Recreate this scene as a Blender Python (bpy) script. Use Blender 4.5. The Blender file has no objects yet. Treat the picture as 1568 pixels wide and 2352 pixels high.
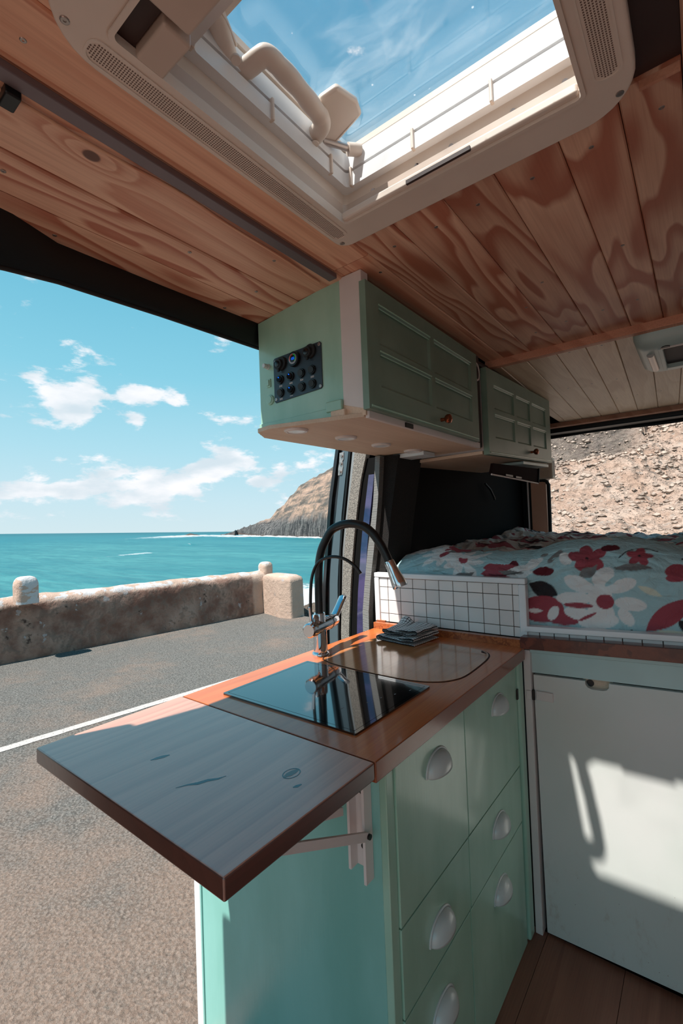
import bpy, math, random
import numpy as np
from mathutils import Vector, Matrix, noise
R = math.radians
random.seed(4); rng = np.random.default_rng(7)
C = bpy.context.scene.collection
SC = bpy.context.scene
H = 1.27            # all coordinates below are measured from the eye point; the van floor is 1.27 m under it

# ------------------------------------------------------------------ camera
YAW, PIT, ROL = R(37.928), R(1.4376), R(-2.1287)
fw = Vector((-math.sin(YAW)*math.cos(PIT), math.cos(YAW)*math.cos(PIT), math.sin(PIT)))
r0 = Vector((math.cos(YAW), math.sin(YAW), 0)); u0 = r0.cross(fw)
rt = r0*math.cos(ROL)+u0*math.sin(ROL); up = rt.cross(fw)
cam = bpy.data.cameras.new('camera'); co = bpy.data.objects.new('camera', cam); C.objects.link(co)
cam.sensor_fit = 'HORIZONTAL'; cam.sensor_width = 36; cam.lens = 1065.65/1568*36
cam.clip_start = .02; cam.clip_end = 60000
co.matrix_world = Matrix(((rt.x, up.x, -fw.x, 0), (rt.y, up.y, -fw.y, 0), (rt.z, up.z, -fw.z, H), (0, 0, 0, 1)))
SC.camera = co

# ------------------------------------------------------------------ colour helper
def L(r, g, b, k=1.0):
    f = lambda c: (c/255/12.92 if c/255 <= .04045 else ((c/255+.055)/1.055)**2.4)*k
    return (f(r), f(g), f(b), 1.0)

def LC(r, g, b): return L(r, g, b, .80)
def LO(r, g, b): return L(r, g, b, .60)          # outdoor colours, dimmed to balance the strong sun

# ------------------------------------------------------------------ node helpers
class NT:
    def __init__(s, tree):
        s.t = tree; s.n = tree.nodes; s.l = tree.links
    def new(s, typ, **kw):
        n = s.n.new(typ)
        for k, v in kw.items(): setattr(n, k, v)
        return n
    def put(s, sock, v):
        if hasattr(v, 'links'): s.l.new(v, sock)
        elif v is not None:
            if sock.type == 'VECTOR' and isinstance(v, (int, float)): v = (v, v, v)
            sock.default_value = v
    def math(s, op, a, b=0.0, c=None, clamp=False):
        n = s.new('ShaderNodeMath', operation=op, use_clamp=clamp)
        s.put(n.inputs[0], a); s.put(n.inputs[1], b)
        if c is not None: s.put(n.inputs[2], c)
        return n.outputs[0]
    def vmath(s, op, a, b=None):
        n = s.new('ShaderNodeVectorMath', operation=op); s.put(n.inputs[0], a)
        if b is not None: s.put(n.inputs[1], b)
        return n.outputs['Value'] if op in ('LENGTH', 'DISTANCE', 'DOT_PRODUCT') else n.outputs[0]
    def noise(s, vec, scale=5, detail=4, rough=.5, dist=0):
        n = s.new('ShaderNodeTexNoise'); s.put(n.inputs['Vector'], vec)
        n.inputs['Scale'].default_value = scale; n.inputs['Detail'].default_value = detail
        n.inputs['Roughness'].default_value = rough; n.inputs['Distortion'].default_value = dist
        return n.outputs[0]
    def vor(s, vec, scale=5, feature='F1', out='Distance'):
        n = s.new('ShaderNodeTexVoronoi', feature=feature); s.put(n.inputs['Vector'], vec)
        n.inputs['Scale'].default_value = scale
        return n.outputs[out]
    def ramp(s, fac, stops, interp='LINEAR'):
        n = s.new('ShaderNodeValToRGB'); s.put(n.inputs[0], fac)
        cr = n.color_ramp; cr.interpolation = interp
        while len(cr.elements) > 1: cr.elements.remove(cr.elements[0])
        cr.elements[0].position = stops[0][0]; cr.elements[0].color = stops[0][1]
        for p, c in stops[1:]:
            e = cr.elements.new(p); e.color = c
        return n.outputs[0]
    def mix(s, fac, a, b, blend='MIX'):
        n = s.new('ShaderNodeMix', data_type='RGBA', blend_type=blend)
        s.put(n.inputs[0], fac); s.put(n.inputs[6], a); s.put(n.inputs[7], b)
        return n.outputs[2]
    def smooth(s, v, a, b):
        n = s.new('ShaderNodeMapRange', interpolation_type='SMOOTHSTEP'); s.put(n.inputs[0], v)
        n.inputs[1].default_value = a; n.inputs[2].default_value = b
        return n.outputs[0]
    def scale(s, vec, sc, off=(0, 0, 0)):
        n = s.new('ShaderNodeMapping'); s.put(n.inputs[0], vec); n.inputs['Scale'].default_value = sc
        s.put(n.inputs['Location'], off); return n.outputs[0]
    def bump(s, h, strength=.3, dist=.01, normal=None):
        n = s.new('ShaderNodeBump'); n.inputs['Strength'].default_value = strength
        n.inputs['Distance'].default_value = dist; s.put(n.inputs['Height'], h)
        if normal is not None: s.l.new(normal, n.inputs['Normal'])
        return n.outputs[0]
    def sep(s, vec):
        n = s.new('ShaderNodeSeparateXYZ'); s.put(n.inputs[0], vec); return n.outputs
    def comb(s, x, y, z):
        n = s.new('ShaderNodeCombineXYZ'); s.put(n.inputs[0], x); s.put(n.inputs[1], y); s.put(n.inputs[2], z); return n.outputs[0]

def material(name, color=(.8, .8, .8, 1), rough=.5, metal=0.0, spec=.5, coat=0.0, fn=None, **kw):
    m = bpy.data.materials.new(name); m.use_nodes = True
    t = NT(m.node_tree); p = m.node_tree.nodes['Principled BSDF']
    p.inputs['Base Color'].default_value = color; p.inputs['Roughness'].default_value = rough
    p.inputs['Metallic'].default_value = metal; p.inputs['Specular IOR Level'].default_value = spec
    p.inputs['Coat Weight'].default_value = coat; p.inputs['Coat Roughness'].default_value = .08
    for k, v in kw.items(): p.inputs[k.replace('_', ' ')].default_value = v
    t.p = p
    tc = t.new('ShaderNodeTexCoord'); t.obj = tc.outputs['Object']; t.uv = tc.outputs['UV']; t.gen = tc.outputs['Generated']
    if fn: fn(t)
    else:                                            # slight uneven paint
        n = t.noise(t.obj, 9, 3); c2 = tuple(c*.93 for c in color[:3])+(1,)
        t.put(p.inputs['Base Color'], t.mix(t.smooth(n, .3, .7), c2, color))
    return m

# ------------------------------------------------------------------ world: gradient sky with cumulus
w = bpy.data.worlds.new('sky'); SC.world = w; w.use_nodes = True
t = NT(w.node_tree); bg = w.node_tree.nodes['Background']
tc = t.new('ShaderNodeTexCoord'); d = t.vmath('NORMALIZE', tc.outputs['Generated'])
# the van stands a little tilted: earth's up is (.0126,.0285,.9995) here
el = t.vmath('DOT_PRODUCT', d, (.01264, .02854, .99951))
sky = t.ramp(el, [(0.0, L(196, 216, 222)), (.06, L(186, 214, 224)), (.16, L(162, 207, 222)), (.30, L(128, 193, 214)), (.46, L(103, 177, 203)), (.75, L(74, 150, 186)), (1.0, L(58, 132, 174))])
hor = t.vmath('MULTIPLY', d, (1, 1, 2.6))
n1 = t.noise(hor, 9.0, 9, .60, .1); n2 = t.noise(hor, 2.2, 3, .5)
cl = t.math('ADD', t.math('MULTIPLY', n1, 1.05), t.math('SUBTRACT', t.math('MULTIPLY', n2, .15), .10))
def blob(az, elv, sx, sz, amp):                     # a cumulus bank standing at this azimuth (from +Y towards -X) and height
    c = (-math.sin(R(az))*math.cos(R(elv)), math.cos(R(az))*math.cos(R(elv)), math.sin(R(elv)))
    df = t.vmath('SUBTRACT', d, c)
    s_ = t.sep(df)
    hz = t.math('ADD', t.math('MULTIPLY', s_[0], s_[0]), t.math('MULTIPLY', s_[1], s_[1]))
    q = t.math('ADD', t.math('DIVIDE', hz, sx*sx), t.math('DIVIDE', t.math('MULTIPLY', s_[2], s_[2]), sz*sz))
    return t.math('MULTIPLY', t.math('POWER', 2.718, t.math('MULTIPLY', q, -1)), amp)
add = None
for a in [(71.8, 16.0, .030, .014, .17), (69.5, 14.3, .045, .018, .17), (66.6, 15.2, .034, .028, .24), (66.0, 12.8, .05, .016, .17), (61.4, 15.1, .046, .024, .30), (61.2, 12.4, .022, .015, .17),
          (57.2, 15.0, .022, .012, .13), (50.3, 8.0, .045, .018, .20), (64.5, 8.3, .04, .012, .12), (56, 7.0, .11, .028, .17), (66, 5.3, .14, .02, .14), (45, 6.6, .08, .025, .16), (74, 4.6, .12, .018, .14)]:
    b_ = blob(*a); add = b_ if add is None else t.math('ADD', add, b_)
eb = t.math('SUBTRACT', el, .085); eb = t.math('MULTIPLY', t.math('POWER', 2.718, t.math('MULTIPLY', t.math('MULTIPLY', eb, eb), -420)), .10)
tot = t.math('SUBTRACT', t.math('ADD', t.math('ADD', cl, add), eb), t.math('MULTIPLY', t.smooth(el, .35, .6), .10))
mask = t.smooth(tot, .575, .70)
n3 = t.noise(hor, 11, 5, .5)
ccol = t.mix(t.smooth(n3, .3, .7), L(203, 214, 222), L(243, 240, 242))
fin = t.mix(t.math('MULTIPLY', mask, .88), sky, ccol)
low = t.smooth(el, 0.0, -.08)
fin = t.mix(low, fin, L(150, 170, 175))
t.l.new(fin, bg.inputs['Color']); bg.inputs['Strength'].default_value = 1.2

# ------------------------------------------------------------------ sun
sd = Vector((.245, 1.0, -1.74))
sl = bpy.data.lights.new('sun', 'SUN'); so = bpy.data.objects.new('sun', sl); C.objects.link(so)
sl.energy = 7.8; sl.angle = R(.6); sl.color = (1, .95, .88)
so.rotation_euler = sd.to_track_quat('-Z', 'Y').to_euler(); so.location = (-3, -6, 12)

SC.view_settings.view_transform = 'Standard'; SC.view_settings.look = 'None'
SC.view_settings.gamma = 1; SC.view_settings.use_curve_mapping = False
SC.view_settings.exposure = 0.0
SC.cycles.max_bounces = 12; SC.cycles.diffuse_bounces = 8; SC.cycles.glossy_bounces = 6; SC.cycles.transmission_bounces = 8
SC.cycles.transparent_max_bounces = 12
SC.cycles.use_denoising = True
SC.cycles.sample_clamp_indirect = 6

# ------------------------------------------------------------------ mesh builder
class MB:
    def __init__(s): s.v = []; s.f = []
    def add(s, vs, fs):
        k = len(s.v); s.v += [tuple(v) for v in vs]; s.f += [tuple(i+k for i in f) for f in fs]; return s
    def box(s, x0, x1, y0, y1, z0, z1):
        return s.add([(x0, y0, z0), (x1, y0, z0), (x1, y1, z0), (x0, y1, z0), (x0, y0, z1), (x1, y0, z1), (x1, y1, z1), (x0, y1, z1)],
                     [(3, 2, 1, 0), (4, 5, 6, 7), (0, 1, 5, 4), (1, 2, 6, 5), (2, 3, 7, 6), (3, 0, 4, 7)])
    def prism(s, poly, off):                         # poly: 3d points, off: extrusion vector
        n = len(poly); P = [Vector(p) for p in poly]; O = Vector(off)
        nrm = Vector((0, 0, 0))
        for i in range(n): nrm += P[i].cross(P[(i+1) % n])
        if nrm.dot(O) > 0: P.reverse()
        return s.add([tuple(p) for p in P]+[tuple(p+O) for p in P],
                     [tuple(range(n)), tuple(range(2*n-1, n-1, -1))]+[(i, i+n, (i+1) % n+n, (i+1) % n) for i in range(n)])
    def ring(s, outer, inner, off):                  # frame: outer and inner loops with the same count
        n = len(outer); O = Vector(off)
        P = [Vector(p) for p in outer]; Q = [Vector(p) for p in inner]
        vs = [*P, *Q, *[p+O for p in P], *[q+O for q in Q]]; fs = []
        for i in range(n):
            j = (i+1) % n
            fs += [(i, j, n+j, n+i), (2*n+j, 2*n+i, 3*n+i, 3*n+j), (j, i, 2*n+i, 2*n+j), (n+i, n+j, 3*n+j, 3*n+i)]
        return s.add(vs, fs)
    def tube(s, pts, rad, n=16, caps=True, flat=1.0, upv=None):
        P = [Vector(p) for p in pts]; m = len(P)
        rad = rad if hasattr(rad, '__len__') else [rad]*m
        T = [(P[min(i+1, m-1)]-P[max(i-1, 0)]).normalized() for i in range(m)]
        a = Vector(upv) if upv else (Vector((0, 0, 1)) if abs(T[0].z) < .9 else Vector((1, 0, 0)))
        vs = []; fs = []
        for i in range(m):
            a = (a-T[i]*a.dot(T[i])).normalized(); b = T[i].cross(a)
            for k in range(n):
                q = 2*math.pi*k/n; vs.append(P[i]+(a*math.cos(q)*flat+b*math.sin(q))*rad[i])
        for i in range(m-1):
            for k in range(n):
                fs.append((i*n+k, i*n+(k+1) % n, (i+1)*n+(k+1) % n, (i+1)*n+k))
        if caps: fs += [tuple(range(n-1, -1, -1)), tuple((m-1)*n+k for k in range(n))]
        return s.add(vs, fs)
    def cyl(s, p0, p1, r, r1=None, n=20):
        return s.tube([p0, p1], [r, r if r1 is None else r1], n)
    def lathe(s, prof, o, ax, n=28):                 # prof: (radius, height)
        o = Vector(o); ax = Vector(ax).normalized(); pts = [o+ax*h for _, h in prof]
        a = Vector((0, 0, 1)) if abs(ax.z) < .9 else Vector((1, 0, 0)); a = (a-ax*a.dot(ax)).normalized(); b = ax.cross(a)
        vs = []; m = len(prof)
        for i, (r_, h) in enumerate(prof):
            for k in range(n):
                q = 2*math.pi*k/n; vs.append(pts[i]+(a*math.cos(q)+b*math.sin(q))*max(r_, 1e-5))
        fs = [(i*n+k, i*n+(k+1) % n, (i+1)*n+(k+1) % n, (i+1)*n+k) for i in range(m-1) for k in range(n)]
        fs += [tuple(range(n-1, -1, -1)), tuple((m-1)*n+k for k in range(n))]
        return s.add(vs, fs)
    def grid(s, fn, nu, nv):
        k = len(s.v)
        s.v += [tuple(fn(i/(nu-1), j/(nv-1))) for j in range(nv) for i in range(nu)]
        s.f += [(k+j*nu+i, k+j*nu+i+1, k+(j+1)*nu+i+1, k+(j+1)*nu+i) for j in range(nv-1) for i in range(nu-1)]
        return s

ORG = {}
def put(name, mb, mat, parent=None, origin=None, smooth=None, bevel=0, seg=2, recalc=False):
    """links ONE mesh object; coordinates in mb are measured from the eye point"""
    V = np.array(mb.v, dtype=float)
    if origin is None:
        origin = ORG[parent] if parent is not None else Vector(((V[:, 0].min()+V[:, 0].max())/2, (V[:, 1].min()+V[:, 1].max())/2, V[:, 2].min()))
    origin = Vector(origin)
    me = bpy.data.meshes.new(name); me.from_pydata([tuple(v) for v in (V-np.array(origin))], [], mb.f)
    if recalc:
        import bmesh
        bm = bmesh.new(); bm.from_mesh(me); bmesh.ops.recalc_face_normals(bm, faces=bm.faces); bm.to_mesh(me); bm.free()
    me.update()
    if mat is not None: me.materials.append(mat)
    if smooth is not None:
        me.shade_smooth(); me.set_sharp_from_angle(angle=R(smooth))
    o = bpy.data.objects.new(name, me); C.objects.link(o)
    if parent is not None:
        o.parent = parent; o.location = origin-ORG[parent]
    else: o.location = origin+Vector((0, 0, H))
    ORG[o] = origin
    if bevel:
        b = o.modifiers.new('b', 'BEVEL'); b.width = bevel; b.segments = seg; b.limit_method = 'ANGLE'; b.angle_limit = R(40)
        if smooth is None:
            me.shade_smooth(); b.harden_normals = True
    return o
def tag(o, label=None, cat=None, group=None, kind=None):
    if label: o['label'] = label
    if cat: o['category'] = cat
    if group: o['group'] = group
    if kind: o['kind'] = kind
    return o
def thing(name, loc, label, cat, group=None):
    o = bpy.data.objects.new(name, None); C.objects.link(o); o.empty_display_size = .05
    ORG[o] = Vector(loc); o.location = ORG[o]+Vector((0, 0, H)); return tag(o, label, cat, group)
def struct_empty(name, loc, label=None):
    o = bpy.data.objects.new(name, None); C.objects.link(o); ORG[o] = Vector(loc); o.location = ORG[o]+Vector((0, 0, H))
    return tag(o, label, kind='structure')
def struct(name, mb, mat, label=None, **kw):
    return tag(put(name, mb, mat, **kw), label, kind='structure')
def rrect(x0, x1, y0, y1, z, r, n=6):               # rounded rectangle loop at height z
    out = []
    rr = r if hasattr(r, '__len__') else [r]*4
    for (cx, cy, a0, q) in ((x1-rr[0], y1-rr[0], 0, rr[0]), (x0+rr[1], y1-rr[1], 90, rr[1]), (x0+rr[2], y0+rr[2], 180, rr[2]), (x1-rr[3], y0+rr[3], 270, rr[3])):
        for k in range(n+1):
            a = R(a0+90*k/n); out.append((cx+q*math.cos(a), cy+q*math.sin(a), z))
    return out

# ------------------------------------------------------------------ materials
def wood_fn(light, mid, dark, across=9., along=1.1, rings=5.0, knots=(), bumpk=.12, perobj=True, bands=.55, tint=.10, side=None, lin=2.2):
    def fn(t):
        p = t.obj
        if perobj:
            oi = t.new('ShaderNodeObjectInfo'); off = t.vmath('SCALE', (17.3, 31.1, 7.7)); 
            sc = off.node; t.put(sc.inputs['Scale'], oi.outputs['Random']); p2 = t.vmath('ADD', p, off)
            rnd = oi.outputs['Random']
        else: p2 = p; rnd = None
        q = t.scale(p2, (across, along, across))
        f = t.noise(q, 1.0, 2.0, .45, .25)
        f = t.math('MULTIPLY', f, rings)
        s_ = t.sep(p2)
        f = t.math('ADD', f, t.math('MULTIPLY', t.math('ADD', s_[0], s_[2]), rings*lin))
        km = None
        for (kx, ky, kr) in knots:
            dv = t.vmath('SUBTRACT', p, (kx, ky, 0)); dv = t.vmath('MULTIPLY', dv, (1, .45, 0)); dl = t.vmath('LENGTH', dv)
            g = t.math('POWER', 2.718, t.math('MULTIPLY', t.math('MULTIPLY', dl, dl), -1/(kr*kr*7)))
            f = t.math('ADD', f, t.math('MULTIPLY', g, 2.6))
            dd = t.vmath('LENGTH', t.vmath('MULTIPLY', t.vmath('SUBTRACT', p, (kx, ky, 0)), (1, .8, 0)))
            k1 = t.smooth(dd, kr*1.15, kr*.8); km = k1 if km is None else t.math('MAXIMUM', km, k1)
        wv = t.math('FRACT', f)
        band = t.ramp(wv, [(0, (0, 0, 0, 1)), (.35, (.25, .25, .25, 1)), (.72, (.95, .95, .95, 1)), (.86, (1, 1, 1, 1)), (.97, (0, 0, 0, 1))])
        fib = t.noise(t.scale(p2, (240, 6, 240)), 1, 2, .5)
        col = t.mix(t.math('MULTIPLY', band, bands+.0), light, mid)
        blot = t.noise(t.scale(p2, (7, 2, 7)), 1, 3)
        col = t.mix(t.math('MULTIPLY', t.smooth(blot, .45, .8), .35), col, dark)
        col = t.mix(t.math('MULTIPLY', t.smooth(fib, .35, .75), .22), col, dark)
        if rnd is not None:
            hs = t.new('ShaderNodeHueSaturation'); t.put(hs.inputs['Value'], t.math('ADD', t.math('MULTIPLY', rnd, tint*2), 1-tint)); t.put(hs.inputs['Color'], col); col = hs.outputs[0]
        if km is not None: col = t.mix(t.math('MULTIPLY', km, .9), col, tuple(c*.22 for c in dark[:3])+(1,))
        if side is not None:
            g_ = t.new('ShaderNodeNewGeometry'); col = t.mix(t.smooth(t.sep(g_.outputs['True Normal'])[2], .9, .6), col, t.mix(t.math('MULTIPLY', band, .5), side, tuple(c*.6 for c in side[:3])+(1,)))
        t.put(t.p.inputs['Base Color'], col)
        t.l.new(t.bump(t.math('ADD', fib, t.math('MULTIPLY', band, .5)), bumpk, .002), t.p.inputs['Normal'])
    return fn
PL, PM, PD = L(232, 190, 162), L(196, 128, 100), L(158, 92, 68)
M = {}
M['pine'] = material('pine ceiling board', rough=.42, fn=wood_fn(PL, L(180, 108, 82), PD, across=6.5, along=1.3, rings=9, bands=.95, lin=.7))
M['pine_straight'] = material('straight grained pine', rough=.45, fn=wood_fn(L(234, 186, 154), L(196, 122, 92), PD, across=14, along=.35, rings=9, bands=.7))
M['pine_pale'] = material('pale limed pine', rough=.4, fn=wood_fn(L(238, 212, 182), L(214, 178, 142), L(176, 132, 100), rings=4, bands=.5, along=1.6))
M['batten'] = material('pine batten', rough=.5, fn=wood_fn(L(214, 156, 128), L(180, 116, 90), L(130, 76, 52), across=3, along=.2, rings=4, bands=.5))
WL, WM, WD = L(208, 118, 62), L(184, 92, 46), L(140, 62, 30)
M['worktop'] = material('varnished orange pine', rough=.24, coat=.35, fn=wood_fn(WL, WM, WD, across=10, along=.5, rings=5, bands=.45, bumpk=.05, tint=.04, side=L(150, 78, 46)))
M['worktop_end'] = material('varnished end grain', rough=.32, coat=.2, fn=wood_fn(L(196, 112, 60), L(150, 74, 38), L(112, 52, 26), across=60, along=60, rings=3, bands=.95, bumpk=.05))
M['ledge'] = material('dark varnished end grain', rough=.3, coat=.3, fn=wood_fn(L(112, 54, 38), L(78, 34, 26), L(60, 26, 20), across=30, along=30, rings=2, bands=.95, bumpk=.05))
M['flap'] = material('varnished leaf pine', rough=.33, coat=.7, fn=wood_fn(L(218, 162, 138), L(190, 132, 112), L(150, 100, 88), across=7, along=.35, rings=8, bands=.7, bumpk=.05, tint=.03, side=L(98, 52, 40)))  # same pine as the worktop, paled to paint in the sky's sheen
M['flap'].node_tree.nodes['Principled BSDF'].inputs['Coat Roughness'].default_value = .32; M['flap'].node_tree.nodes['Principled BSDF'].inputs['Coat IOR'].default_value = 2.1
M['flap'].node_tree.nodes['Principled BSDF'].inputs['Coat Weight'].default_value = .75
M['board'] = material('light brown board', rough=.14, coat=.7, fn=wood_fn(L(206, 134, 80), L(186, 116, 66), L(140, 84, 48), across=6, along=1.2, rings=3, bands=.5, bumpk=.06, tint=.03))
M['mint'] = material('mint green paint', rough=.30, coat=.3, fn=lambda t: (t.put(t.p.inputs['Base Color'], t.mix(t.smooth(t.noise(t.scale(t.obj, (3, 3, 1)), 4, 4), .3, .75), L(152, 194, 172), L(170, 208, 188))),
      t.l.new(t.bump(t.noise(t.scale(t.obj, (60, 60, 3)), 3, 3), .12, .002), t.p.inputs['Normal'])))
M['mint_dark'] = material('deep mint paint', rough=.4, color=L(112, 172, 144))
M['sage'] = material('sage green paint', rough=.38, fn=lambda t: (t.put(t.p.inputs['Base Color'], t.mix(t.smooth(t.noise(t.obj, 6, 3), .3, .7), L(112, 138, 122), L(128, 154, 138))),
      t.l.new(t.bump(t.noise(t.scale(t.obj, (50, 2, 50)), 3, 3), .1, .002), t.p.inputs['Normal'])))
M['mint_sky'] = material('mint paint with sky tint', rough=.3, fn=lambda t: (t.put(t.p.inputs['Base Color'], t.mix(t.smooth(t.noise(t.scale(t.obj, (2, 2, .7)), 4, 4), .3, .7), L(126, 184, 174), L(142, 198, 190))),  # the cabinet's mint paint with bluish sky light mixed into its colour
      t.l.new(t.bump(t.noise(t.scale(t.obj, (70, 70, 3)), 3, 3), .15, .002), t.p.inputs['Normal'])))
M['white'] = material('off white paint', L(226, 216, 212), .45)
M['white_gloss'] = material('white plastic trim', L(236, 238, 240), .25)
def door_fn(t):
    n = t.noise(t.obj, 3, 4); z = t.sep(t.obj)[2]
    c = t.mix(t.smooth(n, .35, .7), L(214, 216, 210), L(224, 222, 218))
    sm = t.math('MULTIPLY', t.smooth(t.noise(t.scale(t.obj, (4, 1, 2)), 5, 6, .7), .55, .75), t.smooth(z, .35, .05))
    c = t.mix(t.math('MULTIPLY', sm, .5), c, L(176, 150, 130))
    sp = t.smooth(t.vor(t.obj, 30), .035, .02)
    c = t.mix(t.math('MULTIPLY', sp, t.smooth(z, .5, .1)), c, L(120, 80, 60))
    t.put(t.p.inputs['Base Color'], c)
    t.l.new(t.bump(t.noise(t.scale(t.obj, (90, 90, 8)), 2, 2), .08, .002), t.p.inputs['Normal'])
M['door'] = material('white laminate door', rough=.35, fn=door_fn)
M['aqua_rail'] = material('pale aqua rail', L(190, 214, 212), .35)
M['plastic'] = material('warm white plastic', L(226, 212, 200), .38)
M['plastic_dark'] = material('aged cream plastic', L(200, 180, 166), .4)
M['holes'] = material('dark perforation', L(110, 88, 78), .8)
M['alu'] = material('anodised grey strip', L(120, 108, 112), .45, .35)
M['black'] = material('black paint', L(9, 10, 12), .4)
M['black_matt'] = material('matt black', L(7, 7, 8), .9, spec=.2)
M['rubber'] = material('black rubber', L(22, 21, 22), .6)
M['door_black'] = material('glossy black body paint', L(14, 14, 18), .12, coat=.6)
M['door_grey'] = material('dark grey metallic body', L(92, 108, 116), .3, .3)
M['steel'] = material('galvanised steel', L(190, 180, 176), .35, .8)
M['chrome'] = material('chrome', L(222, 224, 228), .06, 1.0)
M['screw'] = material('zinc screw', L(170, 160, 155), .35, .9)
M['hose'] = material('black hose', L(10, 11, 13), .38)
M['glass_black'] = material('black ceramic glass', L(4, 4, 6), .02, spec=1.0, coat=1.0)
M['marks'] = material('grey print', L(120, 118, 120), .5)
M['handle'] = material('white enamelled cup pull', L(206, 214, 212), .22, coat=.3)
M['ply'] = material('unpainted plywood', rough=.6, fn=wood_fn(L(226, 200, 176), L(212, 182, 156), L(180, 148, 124), across=5, along=.5, rings=3, bands=.4))
M['orange_ply'] = material('varnished plywood', L(244, 186, 156), .4)
M['panel_brown'] = material('dark brown screen', L(40, 27, 27), .9, spec=.08)
M['brown'] = material('dark brown board', L(60, 42, 39), .6)
M['bronze'] = material('copper knob', L(150, 84, 56), .22, .8)
M['panel'] = material('switch panel', L(54, 66, 74), .4, .3)
M['switch'] = material('switch black', L(12, 12, 14), .3)
M['screen'] = material('gauge face', L(150, 150, 156), .2)
def emis(name, c, s): return material(name, (0, 0, 0, 1), .5, Emission_Color=c, Emission_Strength=s)
M['led'] = emis('blue led', L(0, 110, 255), 1.3); M['led_red'] = emis('red led', L(230, 60, 40), .9); M['led_green'] = emis('green led', L(30, 220, 90), .9)
M['led_dim'] = material('unlit led', L(16, 40, 66), .3)
def tile_fn(t):
    oi = t.new('ShaderNodeObjectInfo')
    t.put(t.p.inputs['Base Color'], t.mix(oi.outputs['Random'], L(222, 218, 216), L(234, 230, 228)))
M['tile'] = material('glazed white tile', rough=.15, coat=.4, fn=tile_fn)
M['grout'] = material('dark grout', L(112, 98, 92), .9)
def carpet_fn(a, b):
    def fn(t):
        n = t.noise(t.obj, 420, 2); t.put(t.p.inputs['Base Color'], t.mix(t.smooth(n, .35, .65), a, b))
        t.l.new(t.bump(n, .8, .003), t.p.inputs['Normal'])
    return fn
M['carpet'] = material('grey lining carpet', rough=1, fn=carpet_fn(L(96, 92, 88), L(158, 152, 144)))
M['carpet_dark'] = material('dark lining carpet', rough=1, fn=carpet_fn(L(18, 16, 16), L(34, 30, 29)))
M['seal'] = material('ribbed grey seal', rough=.5, fn=lambda t: (t.put(t.p.inputs['Base Color'], L(126, 126, 124)),
     t.l.new(t.bump(t.math('SINE', t.math('MULTIPLY', t.sep(t.obj)[2], 1500)), .5, .002), t.p.inputs['Normal'])))
M['tint'] = material('glass with painted reflection', rough=.03, spec=1.0, coat=1.0, fn=lambda t: t.put(t.p.inputs['Base Color'], t.mix(t.smooth(t.noise(t.scale(t.obj, (3, 3, 6)), 1.6, 5, .6), .38, .66), L(16, 24, 70), L(66, 56, 104))))  # blue and violet reflection on the glass, painted as its base colour
M['shelf_white'] = material('white board', L(222, 230, 234), .4)
def vinyl_fn(t):
    wood_fn(L(142, 96, 78), L(118, 74, 58), L(84, 50, 40), across=12, along=.8, rings=3, bands=.6, bumpk=.1, tint=.12)(t)
M['vinyl'] = material('brown vinyl plank', rough=.5, fn=vinyl_fn)

# ================================================================== STRUCTURE: the van shell
# floor boards
fl = struct('floor', MB().box(-1.05, .80, -1.5, 3.45, -1.33, -1.276), M['black_matt'], 'brown wood effect floor of the van')
xs = [-1.05, -.93, -.78, -.625, -.43, -.228, -.03, .17, .37, .57, .79]
for i in range(len(xs)-1):
    y = -1.5
    cuts = [-1.5, -.4+.3*(i % 3), .55+.2*(i % 2), 1.5]
    for a, b in zip(cuts, cuts[1:]):
        put('floor_plank', MB().box(xs[i]+.0007, xs[i+1]-.0007, a+.0007, b-.0007, -1.276, -1.27), M['vinyl'], fl, origin=((xs[i]+xs[i+1])/2, (a+b)/2, -1.273))

# roof skin with the hatch hole, ceiling boards as parts
rb = MB()
for x0, x1, y0, y1 in ((-1.035, .85, -.95, .27), (-1.035, .85, .81, 3.5), (-1.035, -.59, .27, .81), (-.05, .85, .27, .81)):
    rb.box(x0, x1, y0, y1, .650, .675)
ceil = struct('ceiling', rb, M['black_matt'], 'pine boarded van ceiling')
SCR = []
def plank(x0, x1, y0, y1, z=.62, th=.014, mat='pine', slope=0, shear=0, zl=None):
    """a ceiling board with chamfered long edges, visible side down"""
    xc, yc = (x0+x1)/2, (y0+y1)/2; c = .003; g = .0006
    b = MB(); pts = [(x0+g, z+c), (x0+c, z), (x1-c, z), (x1-g, z+c), (x1-g, z+th), (x0+g, z+th)]
    def P(x, zz, y): return (x+shear*(y-y0), y, zz+slope*(x-x1))
    b.add([P(x, zz, y0+.0008) for x, zz in pts]+[P(x, zz, y1-.0008) for x, zz in pts],
          [(0, 1, 2, 3, 4, 5), (11, 10, 9, 8, 7, 6)]+[(i, i+6, (i+1) % 6+6, (i+1) % 6) for i in range(6)])
    return put('plank', b, M[mat] if isinstance(mat, str) else mat, ceil, origin=(xc, yc, z+.007), recalc=True)
front_x = [-.624, -.585, -.485, -.371, -.272, -.163, -.074, .004, .105, .21, .315, .42, .53, .66, .79]
M['pine_knot'] = material('pine with dark knot', rough=.42, fn=wood_fn(PL, PM, PD, rings=5, bands=.7, knots=((.009, .512-.16, .011),), perobj=False))
M['pine_crack'] = material('pine with crack knot', rough=.42, fn=wood_fn(PL, PM, PD, rings=6, bands=.7, knots=((.055, .339-.16, .006),), perobj=False))
for i in range(1, len(front_x)-1):                   # right of the hatch and behind it
    a, b = front_x[i], front_x[i+1]
    m = 'pine_straight' if i in (1, 6, 9) else 'pine'
    if a < -.05:
        plank(a, b, .79, 1.815, mat='pine'); plank(a, b, -.94, .245, mat=m)
    else: plank(a, b, -.94, 1.815, mat='pine' if i % 3 else 'pine_straight')
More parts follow.
